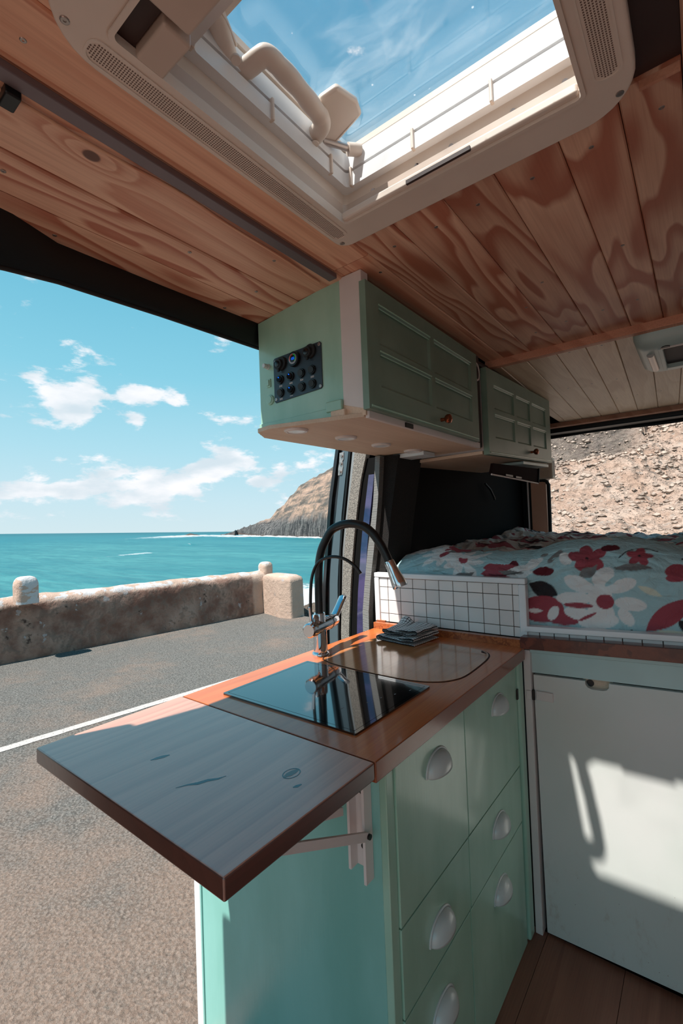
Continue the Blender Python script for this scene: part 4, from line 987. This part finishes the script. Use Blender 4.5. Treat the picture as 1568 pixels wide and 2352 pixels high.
# ------------------------------------------------------------------ sliding door edge and rear jamb of the opening
def strip(name, left, right, y0, y1, mat, parent, ztop=None, zbot=-1.25, smooth=None):
    """leaning vertical strip between two measured edges (x, z) on the plane facing the front of the van"""
    def ext(E):
        E = sorted(E, key=lambda p: -p[1]); (xa, za), (xb, zb) = E[0], E[1]
        top = ztop if ztop is not None else .54
        if za < top: E = [(xa+(xa-xb)/(za-zb)*(top-za)*.8, top)]+E
        xl, zl = E[-1]; return [e for e in E]+[(xl-.005, zbot)]
    Lf, Rt = ext(left), ext(right)
    zz = np.linspace((ztop if ztop is not None else .54), zbot, 26)
    fl_ = lambda E, z: float(np.interp(-z, [-e[1] for e in E], [e[0] for e in E]))
    P = [(fl_(Lf, z), y0, z) for z in zz]; Q = [(fl_(Rt, z), y0, z) for z in zz]
    b = MB(); n_ = len(zz)
    b.v = P+Q+[(x, y1, z) for x, _, z in P]+[(x, y1, z) for x, _, z in Q]
    for i in range(n_-1):
        b.f += [(i, i+1, n_+i+1, n_+i), (2*n_+i+1, 2*n_+i, 3*n_+i, 3*n_+i+1), (i+1, i, 2*n_+i, 2*n_+i+1), (n_+i, n_+i+1, 3*n_+i+1, 3*n_+i)]
    b.f += [(0, n_, 3*n_, 2*n_), (n_-1, 3*n_-1, 4*n_-1, 2*n_-1)]
    return put(name, b, M[mat], parent, recalc=True)
doorL = [(-1.171, .346), (-1.227, .092), (-1.248, -.057), (-1.273, -.231), (-1.281, -.342), (-1.284, -.469)]
greyL = [(-1.145, .324), (-1.174, .181), (-1.199, .035), (-1.227, -.111), (-1.244, -.222), (-1.256, -.45)]
greyR = [(-1.116, .320), (-1.144, .179), (-1.170, .033), (-1.188, -.111), (-1.202, -.221), (-1.212, -.45)]
blkR = [(-1.094, .317), (-1.119, .176), (-1.137, .069), (-1.157, -.04), (-1.168, -.111), (-1.192, -.45)]
carL = [(-1.084, .297), (-1.107, .175), (-1.131, .051), (-1.158, -.111), (-1.175, -.257), (-1.190, -.439)]
carR = [(-1.025, .289), (-1.062, .171), (-1.087, .049), (-1.114, -.111), (-1.132, -.255), (-1.149, -.435)]
purL = [(-1.026, .185), (-1.056, .029), (-1.074, -.076), (-1.087, -.181), (-1.101, -.288), (-1.112, -.43)]
purR = [(-1.001, .182), (-1.027, .028), (-1.044, -.076), (-1.056, -.18), (-1.071, -.286), (-1.084, -.427)]
seaL = [(-.986, .25), (-1.000, .096), (-1.018, -.007), (-1.038, -.11), (-1.055, -.215), (-1.074, -.356)]
seaR = [(-.964, .248), (-.979, .095), (-.994, -.007), (-1.009, -.11), (-1.028, -.214), (-1.045, -.354)]
carD = [(-.90, .25), (-.93, .095), (-.95, -.007), (-.965, -.11), (-.98, -.214), (-1.0, -.354)]
sdr = thing('sliding_door', (-1.18, 1.9, -1.3), 'black edge of the open sliding side door with a carpet lining strip', 'van door')
strip('door_skin', doorL, blkR, 1.506, 1.60, 'door_black', sdr)
strip('door_body', [(x-.01, z) for x, z in doorL], [(x+.035, z) for x, z in doorL], 1.60, 2.75, 'door_black', sdr)
strip('door_lip', [(x-.004, z) for x, z in doorL], [(x+.012, z) for x, z in doorL], 1.494, 1.507, 'door_black', sdr)
strip('edge_panel', greyL, greyR, 1.500, 1.508, 'door_grey', sdr)
strip('edge_rib', [(x-.014, z) for x, z in blkR], [(x-.006, z) for x, z in blkR], 1.492, 1.508, 'black', sdr)
strip('metal_rim', blkR, carL, 1.497, 1.52, 'steel', sdr)
strip('carpet_strip', carL, carR, 1.494, 1.52, 'carpet', sdr, ztop=.302)
strip('lining', carR, purR, 1.505, 1.60, 'black_matt', sdr, ztop=.253)
strip('glass_strip', purL, purR, 1.498, 1.506, 'tint', sdr, ztop=.187)
lp_ = put('latch_plate', MB().prism([(-1.166, 1.497, .290), (-1.144, 1.497, .292), (-1.146, 1.497, .262), (-1.152, 1.497, .255), (-1.150, 1.497, .232), (-1.158, 1.497, .200), (-1.178, 1.497, .198), (-1.176, 1.497, .228), (-1.170, 1.497, .25)], (0, .005, 0)), M['steel'], sdr, bevel=.001)
for x, z in [(-1.155, .276), (-1.160, .245), (-1.166, .213)]: put('bolt', MB().cyl((x, 1.492, z), (x, 1.497, z), .006, n=8), M['screw'], lp_)
jm = struct_empty('trim_5', (-.98, 1.6, -1.3), 'rear jamb of the side opening with ribbed seal and dark carpet')
strip('ribbed_seal', seaL, seaR, 1.488, 1.53, 'seal', jm, ztop=.254)
strip('gap_lining', purR, seaL, 1.52, 1.60, 'black_matt', jm, ztop=.254)
strip('carpet_pillar', seaR, carD, 1.518, 1.70, 'carpet_dark', jm, ztop=.254)
put('bracket_board', MB().box(-.93, -.80, 1.53, 1.62, .242, .257), M['shelf_white'], jm, bevel=.001)

# ================================================================== OUTSIDE
nE = Vector((.01264, .02854, .99951))
ZR = -1.85
def asphalt_fn(t):
    p = t.obj
    g = t.noise(p, 60, 5, .75); v1 = t.vor(p, 75); v2 = t.vor(p, 42)
    sand = t.noise(t.scale(p, (1, 1, 1)), .55, 5, .55); sand2 = t.noise(p, 6, 5, .6)
    base = t.mix(t.smooth(g, .3, .7), LO(126, 125, 120), LO(176, 172, 166))
    base = t.mix(t.math('MULTIPLY', t.smooth(v1, .35, .7), .6), base, LO(84, 80, 77))
    s_ = t.sep(p)
    near = t.smooth(s_[0], 1.2, 4.6)                # dusty verge on the van's side of the line
    sm = t.smooth(t.math('ADD', t.math('ADD', sand, t.math('MULTIPLY', t.math('SUBTRACT', sand2, .5), .30)), t.math('MULTIPLY', near, .30)), .44, .74)
    sm = t.math('MULTIPLY', sm, t.math('ADD', .45, t.math('MULTIPLY', t.smooth(g, .3, .62), .45)))
    c = t.mix(t.math('MULTIPLY', sm, .62), base, LO(200, 164, 142))
    t.put(t.p.inputs['Base Color'], c)
    hgt = t.math('ADD', t.math('MULTIPLY', v2, .8), t.math('MULTIPLY', g, 1.2))
    t.l.new(t.bump(hgt, .9, .012), t.p.inputs['Normal'])
M['asphalt'] = material('dusty asphalt', rough=.9, spec=.2, fn=asphalt_fn)
gd = MB()
XL = [-9.2, -8.15, -7, -6, -5, -4, -2, 0, 6]
def road_left(y): return -8.4+.118*(y-2) if y < 6.9 else -6.28+.05*(y-6.9)
rows = [-12, -6, 0, 2, 4, 6, 6.95, 6.96, 8, 10, 14, 20, 30, 45]
for j, y in enumerate(rows):
    xl = road_left(y) if y != 6.95 else road_left(6.89)
    for k in range(9): gd.v.append((xl+(6-xl)*k/8, y, ZR))
gd.f = [(j*9+k, j*9+k+1, (j+1)*9+k+1, (j+1)*9+k) for j in range(len(rows)-1) for k in range(8)]
gd.prism([( -8.6, -12, ZR-3), (-8.4+.118*4.9, 6.94, ZR-3), (-8.4+.118*4.9, 6.94, ZR-.001), (-8.6, -12, ZR-.001)], (.4, 0, 0))
rdo = struct('road', gd, M['asphalt'], 'sand dusted grey asphalt road outside the van', origin=(-6, 0, ZR))
M['paint'] = material('worn road paint', rough=.7, fn=lambda t: t.put(t.p.inputs['Base Color'], t.mix(t.smooth(t.noise(t.obj, 45, 4, .7), .58, .66), LO(226, 218, 212), LO(120, 112, 106))))
ln_ = MB(); pts = []
for y in np.linspace(-6, 16, 160):
    xm = -4.885+.125*(y-1.35); e1 = noise.noise(Vector((y*6, 1, 0)))*.008; e2 = noise.noise(Vector((y*6, 9, 0)))*.008
    pts.append(((xm-.055+e1, y, ZR+.004), (xm+.055+e2, y, ZR+.004)))
ln_.v = [q for p in pts for q in p]; ln_.f = [(2*i, 2*i+1, 2*i+3, 2*i+2) for i in range(len(pts)-1)]
put('painted_line', ln_, M['paint'], rdo)
# parapet wall
def wall_fn(t):
    p = t.obj; n1 = t.noise(p, 2.2, 6, .6); n2 = t.noise(p, 9, 6, .65); n3 = t.noise(p, 34, 3, .6)
    z = t.sep(p)[2]
    c = t.mix(t.smooth(n1, .36, .64), LO(146, 106, 92), LO(206, 168, 150))
    c = t.mix(t.math('MULTIPLY', t.smooth(n2, .48, .6), .6), c, LO(140, 118, 106))
    c = t.mix(t.math('MULTIPLY', t.smooth(t.noise(p, 4.5, 5, .7), .63, .68), .8), c, LO(66, 50, 46))
    top = t.smooth(t.math('ADD', z, t.math('MULTIPLY', n2, .16)), .86, .92)
    c = t.mix(t.math('MULTIPLY', top, .85), c, LO(240, 206, 186))
    c = t.mix(t.math('MULTIPLY', t.smooth(t.sep(p)[1], 2.03, 2.10), .8), c, LO(236, 206, 186))
    wp = t.math('MULTIPLY', t.smooth(t.noise(t.scale(p, (1, 1, 2)), 3.4, 6, .6), .50, .53), t.smooth(t.math('ADD', z, t.math('MULTIPLY', n3, .1)), .86, .92))
    c = t.mix(wp, c, LO(240, 236, 236))
    lowp = t.math('MULTIPLY', t.smooth(t.noise(p, 5, 6, .6), .655, .67), .8)
    c = t.mix(lowp, c, LO(206, 196, 194))
    t.put(t.p.inputs['Base Color'], c)
    t.l.new(t.bump(t.math('ADD', t.math('MULTIPLY', n1, 1.5), t.math('ADD', n2, t.math('MULTIPLY', n3, .35))), .55, .04), t.p.inputs['Normal'])
M['plaster'] = material('weathered plaster', rough=.95, spec=.15, fn=wall_fn)
pw = thing('parapet_wall', (-7.8, 4.5, ZR), 'low weathered plaster wall with flaking white top along the road', 'wall')
b = MB(); sec = []
NL = 260; prof = [(0, -.06), (0, .1), (0, .25), (.0, .4), (.0, .55), (.0, .68), (.01, .78), (.03, .85), (.09, .90), (.17, .925), (.25, .93), (.33, .91), (.38, .86), (.40, .75), (.40, .3), (.40, -.8)]
for j in range(NL):
    y = -6+12.95*j/(NL-1); bx = -8.06+.1177*(y-2.23); hs = 1-.012*(y-2.2)
    if y > 2: hs -= 0.004*(y-2)
    for (a, h_) in prof:
        dn_ = noise.noise(Vector((y*2.1, h_*3, a*5)))*.035+noise.noise(Vector((y*7, h_*9, a*9)))*.016
        b.v.append((bx-a+dn_, y, ZR+h_*hs*1.02+(dn_*.9 if h_ > .8 else 0)))
m_ = len(prof)
b.f = [(j*m_+k, (j+1)*m_+k, (j+1)*m_+k+1, j*m_+k+1) for j in range(NL-1) for k in range(m_-1)]
b.f += [tuple((NL-1)*m_+k for k in range(m_))]
put('wall_body', b, M['plaster'], pw, recalc=True, smooth=60, origin=(-7.8, 4.5, ZR))
def lump(cx, cy, w_, d__, z0, z1, seed, name='stub_post', power=4, dome=.35):
    b = MB(); nu, nv = 30, 22
    def f(u, v):
        a = 2*math.pi*u; ca, sa = math.cos(a), math.sin(a)
        q = (abs(ca)**power+abs(sa)**power)**(-1/power)
        h_ = v; rad = 1 if h_ < 1-dome else math.cos((h_-1+dome)/dome*math.pi/2)**.55
        zz = z0+(z1-z0)*(h_ if h_ < 1-dome else 1-dome+dome*math.sin((h_-1+dome)/dome*math.pi/2))
        n_ = noise.noise(Vector((ca*1.5+seed, sa*1.5, zz*4)))*.05+noise.noise(Vector((ca*4+seed, sa*4, zz*9)))*.018
        k = rad*q*(1+n_)
        return (cx+ca*w_/2*k, cy+sa*d__/2*k, zz)
    b.grid(f, nu, nv); return put(name, b, M['plaster'], pw, smooth=70, origin=(-7.8, 4.5, ZR))
lump(-7.92, 2.53, .26, .30, -1.0, -.60, 1.0)
lump(-7.68, 7.05, .26, .26, -1.1, -.775, 5.0)
pr = MB()
def pier(u, v):
    # block turned with the wall: footprint corners
    cs_ = [(-7.52, 6.82), (-6.80, 6.60), (-6.55, 6.62), (-6.50, 7.0), (-7.40, 7.25)]
    return cs_
nu, nv = 60, 26
foot = catmull([Vector((x, y, 0)) for x, y in [(-7.54, 6.85), (-7.50, 6.80), (-7.2, 6.72), (-6.86, 6.61), (-6.78, 6.60), (-6.60, 6.63), (-6.53, 6.68), (-6.52, 6.9), (-6.58, 7.05), (-7.0, 7.15), (-7.45, 7.2), (-7.53, 7.1)]]+[Vector((-7.54, 6.85, 0))], 5)[:-1]
cen = Vector((-7.03, 6.88, 0)); nF = len(foot)
for j in range(nv):
    v = j/(nv-1); dome = .12
    rad = 1 if v < 1-dome else math.cos((v-1+dome)/dome*math.pi/2)**.45
    zz = ZR-.05+(.90)*(v if v < 1-dome else 1-dome+dome*math.sin((v-1+dome)/dome*math.pi/2))
    for p in foot:
        q = cen+(p-cen)*rad*(1+.012*noise.noise(Vector((p.x*4, p.y*4, zz*4))))
        pr.v.append((q.x, q.y, zz))
pr.f = [(j*nF+k, j*nF+(k+1) % nF, (j+1)*nF+(k+1) % nF, (j+1)*nF+k) for j in range(nv-1) for k in range(nF)]
put('end_pier', pr, M['plaster'], pw, smooth=50, recalc=True, origin=(-7.8, 4.5, ZR))

# rocks at the road edge
def rock_fn(a, b_, c_):
    def fn(t):
        n = t.noise(t.obj, 6, 6, .65); n2 = t.noise(t.obj, 30, 4)
        c = t.mix(t.smooth(n, .35, .65), a, b_); c = t.mix(t.math('MULTIPLY', t.smooth(n2, .5, .7), .6), c, c_)
        t.put(t.p.inputs['Base Color'], c); t.l.new(t.bump(t.math('ADD', n, t.math('MULTIPLY', n2, .3)), .9, .06), t.p.inputs['Normal'])
    return fn
M['rock'] = material('dark lava rock', rough=.95, fn=rock_fn(LO(70, 62, 58), LO(132, 118, 106), LO(166, 146, 128)))
def rock(x, y, z, r, seed, label, cat='rock', group=None, mat='rock', sub=4, fl=.7):
    import bmesh
    bm = bmesh.new(); bmesh.ops.create_icosphere(bm, subdivisions=sub, radius=r)
    for v in bm.verts:
        n_ = noise.fractal(v.co/r*1.3+Vector((seed, 0, 0)), .9, 2.1, 5)
        v.co *= 1+.34*n_; v.co.z *= fl
    b = MB(); b.v = [tuple(v.co+Vector((x, y, z))) for v in bm.verts]; b.f = [tuple(v.index for v in f.verts) for f in bm.faces]; bm.free()
    return tag(put('rock', b, M[mat], smooth=80), label, cat, group)
rock(-7.0, 7.85, -2.02, .36, 3.3, 'dark lava rock just behind the end of the parapet wall')
rock(-6.45, 7.45, -1.93, .17, 8.3, 'small flat rock at the foot of the wall pier')
# shore slope below the road
sh = MB()
for j in range(60):
    for i in range(90):
        y = -14+i*1.0; s = j/59
        x0_ = (-8.6+.118*(y-2) if y < 7.3 else -6.5+.05*(y-7))
        x = x0_-s*16; z = ZR-.25-s*8.5-(1.2 if s > .02 else 0)
        n_ = noise.fractal(Vector((x*.35, y*.35, 2)), .8, 2.1, 6)
        sh.v.append((x, y, z+n_*1.3*min(1, s*5)))
sh.f = [(j*90+i, j*90+i+1, (j+1)*90+i+1, (j+1)*90+i) for j in range(59) for i in range(89)]
struct('shore', sh, M['rock'], 'dark rocky shore dropping from the road to the sea', smooth=80)

# sea
def plane_pt(x, y, h=-11): return (x, y, (h-nE.x*x-nE.y*y)/nE.z)
base_c = [(-1375.8, 1068.2), (-917.2, 745.1), (-641.3, 581.0), (-508.4, 514.3), (-408.4, 466.3), (-346.6, 426.9), (-273.8, 382.5), (-217.6, 350.0)]
# the tip of the headland is kept at a sane distance
tip = (-917.2*1.12, 745.1*1.13)
coast = [tip]+base_c[1:]+[(-140, 300), (-60, 230), (0, 140)]
saz = []
for x, y in coast: saz.append((math.degrees(math.atan2(-x, y)), math.hypot(x, y)))
saz.sort()
NA, NR = 520, 330
az = np.radians(np.linspace(-15, 150, NA)); rr = np.concatenate([np.exp(np.linspace(math.log(14), math.log(38000), NR))])
AZ, RR = np.meshgrid(az, rr)
X, Y = -np.sin(AZ)*RR, np.cos(AZ)*RR
Z = (-11-nE.x*X-nE.y*Y)/nE.z
cr = np.interp(np.degrees(AZ), [a for a, _ in saz], [r_ for _, r_ in saz])
foam = np.zeros_like(X)
dd_ = cr-RR                                           # distance in front of the coast
fm = np.exp(-np.clip(dd_, 0, None)/55)*(dd_ > -40)
fm[np.degrees(AZ) > 53.2] = 0; foam = np.maximum(foam, fm*1.0)
shore_d = RR*np.sin(AZ)-24                            # near shore breakers
foam = np.maximum(foam, np.clip(1.7-shore_d/34, 0, 1)*(RR < 130))
def streak(x0, y0, x1, y1, w_, a_):
    global foam
    dx, dy = x1-x0, y1-y0; L_ = math.hypot(dx, dy); tt = np.clip(((X-x0)*dx+(Y-y0)*dy)/L_**2, 0, 1)
    dist = np.hypot(X-x0-tt*dx, Y-y0-tt*dy); foam = np.maximum(foam, a_*np.exp(-(dist/w_)**2)*(.35+.65*tt))
streak(-596.8, 294.3, -1000, 690, 90, .95); streak(-1000, 690, -650, 575, 80, 1.0)
streak(-199, 79, -235, 132, 6, .72); streak(-300, 170, -340, 230, 8, .5)
Z = Z+foam*np.where(RR > 400, 3.2, .25)*(.7+.5*rng.random(X.shape))
S_ = MB(); S_.v = [tuple(p) for p in np.stack([X, Y, Z], -1).reshape(-1, 3)]
S_.f = [(j*NA+i, j*NA+i+1, (j+1)*NA+i+1, (j+1)*NA+i) for j in range(NR-1) for i in range(NA-1)]
def sea_fn(t):
    p = t.obj; s_ = t.sep(p); dist = t.vmath('LENGTH', p)
    at = t.new('ShaderNodeAttribute', attribute_name='foam').outputs['Fac']
    q = t.scale(p, (1.0, 1.0, 1)); 
    rot = t.new('ShaderNodeMapping'); t.put(rot.inputs[0], p); rot.inputs['Rotation'].default_value = (0, 0, R(38)); rot.inputs['Scale'].default_value = (.25, 1, 1)
    w1 = t.noise(rot.outputs[0], .35, 5, .6); w2 = t.noise(rot.outputs[0], .06, 5, .6); w3 = t.noise(rot.outputs[0], .013, 4, .6); w4 = t.noise(p, 1.6, 4, .6)
    near, far = LO(94, 172, 172), LO(48, 118, 130)
    c = t.mix(t.smooth(dist, 60, 900), near, LO(54, 146, 158)); c = t.mix(t.smooth(dist, 700, 4000), c, far)
    c = t.mix(t.math('MULTIPLY', t.smooth(w1, .42, .62), .42), c, LO(30, 112, 126)); c = t.mix(t.math('MULTIPLY', t.smooth(w2, .42, .6), .45), c, LO(34, 122, 136))
    c = t.mix(t.math('MULTIPLY', t.smooth(w3, .42, .62), .40), c, LO(38, 128, 142))
    wc = t.math('MULTIPLY', t.smooth(w1, .70, .76), t.smooth(w2, .5, .62)); c = t.mix(t.math('MULTIPLY', wc, .6), c, LO(210, 226, 228))
    fmk = t.smooth(t.math('ADD', at, t.math('MULTIPLY', t.math('SUBTRACT', t.math('ADD', t.math('MULTIPLY', w1, .6), t.math('MULTIPLY', w4, .4)), .5), 1.5)), .48, .66)
    fmk = t.math('MULTIPLY', fmk, t.smooth(at, .05, .3))
    c = t.mix(fmk, c, LO(238, 240, 242))
    t.put(t.p.inputs['Base Color'], c)
    t.put(t.p.inputs['Roughness'], .45); 
    t.l.new(t.bump(t.math('ADD', w1, t.math('MULTIPLY', w2, 3)), .35, 1.2), t.p.inputs['Normal'])
M['sea'] = material('turquoise sea', rough=.45, spec=.12, fn=sea_fn)
se = struct('sea', S_, M['sea'], 'turquoise sea with lines of white foam', origin=(0, 0, -11), smooth=80)
fa = se.data.attributes.new('foam', 'FLOAT', 'POINT'); fa.data.foreach_set('value', foam.ravel().astype(np.float32))

# headland and the reef rock
skyl = [(-.7898, .6133, -.012), (-.7759, .6308, -.0056), (-.7644, .6448, .001), (-.7403, .6722, .0107), (-.7278, .6858, .0175), (-.7113, .7029, .0399), (-.6976, .7165, .0627), (-.673, .7396, .0945), (-.6516, .7586, .1077), (-.626, .7798, .1179), (-.5767, .817, .1325), (-.5218, .8531, .1387), (-.35, .93, .16), (-.15, .98, .2), (0, 1, .22)]
ska = sorted([(math.degrees(math.atan2(-x, y)), e) for x, y, e in skyl])
hdm = MB(); NA2, NS = 360, 110
azs = np.linspace(18, 52.6, NA2)
for j in range(NS):
    s = j/(NS-1)
    for i in range(NA2):
        a = azs[i]; r0_ = float(np.interp(a, [q for q, _ in saz], [q for _, q in saz]))
        e = float(np.interp(a, [q for q, _ in ska], [q for _, q in ska]))
        depth = 190*min(1, (52.75-a)/6)+6
        r_ = r0_+depth*s**1.25
        Ht = (r0_+depth)*e; zb = plane_pt(-math.sin(R(a))*r_, math.cos(R(a))*r_)[2]
        # basalt cliff at the foot, stepped slope above
        f_ = .30*min(1, s/.07)+.70*max(0, (s-.07)/.93)**.9
        f_ += .018*math.sin(f_*46+noise.noise(Vector((a*.7, 0, 0)))*4)*(s > .1)
        x, y = -math.sin(R(a))*r_, math.cos(R(a))*r_
        n_ = noise.fractal(Vector((x*.012, y*.012, f_*4)), .8, 2.0, 7)
        n2_ = noise.fractal(Vector((x*.05, y*.05, f_*7)), .9, 2.0, 5)
        z = zb-1+(Ht-zb)*f_+(n_*9+n2_*3.4)*min(1, s*4)*min(1, (52.75-a)/2.5)*(1-.5*s)
        rad_ = 1+(n2_*5+n_*6)/r_
        hdm.v.append((x*rad_, y*rad_, z))
hdm.f = [(j*NA2+i, j*NA2+i+1, (j+1)*NA2+i+1, (j+1)*NA2+i) for j in range(NS-1) for i in range(NA2-1)]
def cliff_fn(t):
    p = t.obj; z = t.sep(p)[2]
    n1 = t.noise(p, .018, 8, .65); n2 = t.noise(p, .09, 7, .65); st = t.noise(t.scale(p, (.012, .012, .11)), 1, 6, .6); col_ = t.noise(t.scale(p, (.16, .16, .012)), 1, 4, .6)
    c = t.mix(t.smooth(st, .40, .60), LC(190, 160, 140), LC(112, 104, 98))
    c = t.mix(t.math('MULTIPLY', t.smooth(n2, .44, .6), .65), c, LC(104, 104, 100))
    c = t.mix(t.math('MULTIPLY', t.smooth(n1, .5, .66), .5), c, LC(206, 172, 152))
    ft = t.smooth(t.math('ADD', z, t.math('MULTIPLY', n1, 26)), 54, 36)
    cl_ = t.mix(t.smooth(col_, .38, .62), LC(72, 72, 74), LC(128, 126, 124))
    c = t.mix(ft, c, cl_); c = t.mix(t.math('MULTIPLY', t.smooth(z, 5, 2), .6), c, LC(118, 96, 84))
    t.put(t.p.inputs['Base Color'], c); t.l.new(t.bump(t.math('ADD', t.math('ADD', n2, t.math('MULTIPLY', col_, ft)), n1), 1.0, 6), t.p.inputs['Normal'])
M['cliff'] = material('basalt and tuff cliff', rough=.95, spec=.1, fn=cliff_fn)
struct('headland', hdm, M['cliff'], 'rocky headland rising from the sea beyond the wall', origin=(-500, 480, -19), smooth=70)
rf = MB()
for j in range(12):
    for i in range(30):
        u, v = i/29, j/11; x0_, y0_ = -1000+90*(u-.5)*.7, 672+90*(u-.5)*.8
        hh_ = (6.5*math.exp(-((u-.55)/.2)**2)+2.5*math.exp(-((u-.2)/.15)**2))*math.sin(math.pi*v)*(1+.5*noise.noise(Vector((u*9, v*5, 0))))
        x, y = x0_+(v-.5)*26, y0_+(v-.5)*20
        rf.v.append((x, y, plane_pt(x, y)[2]-.6+hh_))
rf.f = [(j*30+i, j*30+i+1, (j+1)*30+i+1, (j+1)*30+i) for j in range(11) for i in range(29)]
tag(put('reef_rock', rf, M['rock'], smooth=80), 'tiny dark reef rock breaking the white foam line near the horizon', 'rock')

# hillside behind the van
def hz_at(x, y):
    s = y-16
    z = -2.3+s*.34+max(0, s-26)*.22
    z += noise.fractal(Vector((x*.07, y*.07, 5)), .9, 2.0, 6)*2.4*min(1, max(0, s)/12)
    z += noise.fractal(Vector((x*.5, y*.5, 9)), .9, 2.0, 4)*.30
    # rocky outcrop band
    ob = math.exp(-((s-23)/2.2)**2)*(1.8 if x < -3 else .2)
    return z+ob*(1+.8*noise.noise(Vector((x*.6, y*.3, 1))))
hl = MB(); NX, NY = 300, 330
for j in range(NY):
    y = 14+(j/(NY-1))**1.3*110
    for i in range(NX):
        x = -.50*y+(i/(NX-1))*(.62*y+16); hl.v.append((x, y, hz_at(x, y)))
hl.f = [(j*NX+i, j*NX+i+1, (j+1)*NX+i+1, (j+1)*NX+i) for j in range(NY-1) for i in range(NX-1)]
def hill_fn(t):
    p = t.obj; n1 = t.noise(p, .10, 8, .65); n2 = t.noise(p, .7, 7, .7); n3 = t.vor(p, 2.2); n4 = t.noise(p, 4, 4, .7)
    c = t.mix(t.smooth(n2, .35, .65), LO(206, 172, 152), LO(232, 204, 186))
    c = t.mix(t.math('MULTIPLY', t.smooth(n4, .5, .64), .55), c, LO(122, 104, 92))
    c = t.mix(t.math('MULTIPLY', t.smooth(n1, .55, .66), .55), c, LO(118, 110, 100))
    c = t.mix(t.math('MULTIPLY', t.smooth(n3, .30, .12), .5), c, LO(206, 196, 186))
    y = t.sep(p)
    ob = t.math('SUBTRACT', t.math('SUBTRACT', y[1], t.math('MULTIPLY', y[0], .0)), 39)
    ob = t.math('MULTIPLY', t.smooth(t.math('ADD', t.math('ABSOLUTE', ob), t.math('MULTIPLY', n2, 6)), 9.5, 6.5), t.smooth(y[0], -2, -4.5))
    c = t.mix(t.math('MULTIPLY', ob, .8), c, t.mix(t.smooth(n4, .4, .6), LO(86, 84, 84), LO(136, 128, 120)))
    t.put(t.p.inputs['Base Color'], c); t.l.new(t.bump(t.math('ADD', n2, t.math('ADD', t.math('MULTIPLY', n4, .5), n3)), 1.0, .35), t.p.inputs['Normal'])
M['hill'] = material('dry rubble slope', rough=.95, spec=.1, fn=hill_fn)
struct('hillside', hl, M['hill'], 'steep tan rubble hillside behind the open rear doors', origin=(0, 0, 0), smooth=80)
# rubble on the hillside, one mass
M['rubble'] = material('pale rubble', rough=.95, spec=.1, fn=lambda t: t.put(t.p.inputs['Base Color'], t.mix(t.smooth(t.noise(t.obj, .8, 4, .6), .35, .65), LO(160, 142, 130), LO(222, 200, 184))))
rbm = MB(); rr2 = random.Random(5)
octv = [(1, 0, 0), (0, 1, 0), (-1, 0, 0), (0, -1, 0), (0, 0, 1), (0, 0, -1), (.7, .7, .3), (-.7, .7, .4), (-.6, -.7, .3), (.7, -.6, .4)]
octf = [(0, 6, 4), (6, 1, 4), (1, 7, 4), (7, 2, 4), (2, 8, 4), (8, 3, 4), (3, 9, 4), (9, 0, 4), (6, 0, 5), (1, 6, 5), (7, 1, 5), (2, 7, 5), (8, 2, 5), (3, 8, 5), (9, 3, 5), (0, 9, 5)]
for k in range(42000):
    y = 17+rr2.random()**.8*50; x = -.45*y+rr2.random()*(.5*y+8)
    r_ = (.03+.16*rr2.random()**7)*(.5+y/45); z = hz_at(x, y)
    sx, sy, sz = [r_*rr2.uniform(.6, 1.3) for _ in range(3)]
    rbm.add([(x+a*sx*rr2.uniform(.7, 1.2), y+b_*sy*rr2.uniform(.7, 1.2), z+c_*sz*.8) for a, b_, c_ in octv], octf)
ro_ = put('hillside_rubble', rbm, M['rubble']); tag(ro_, 'loose stones scattered over the dry hillside', 'stones', kind='stuff')
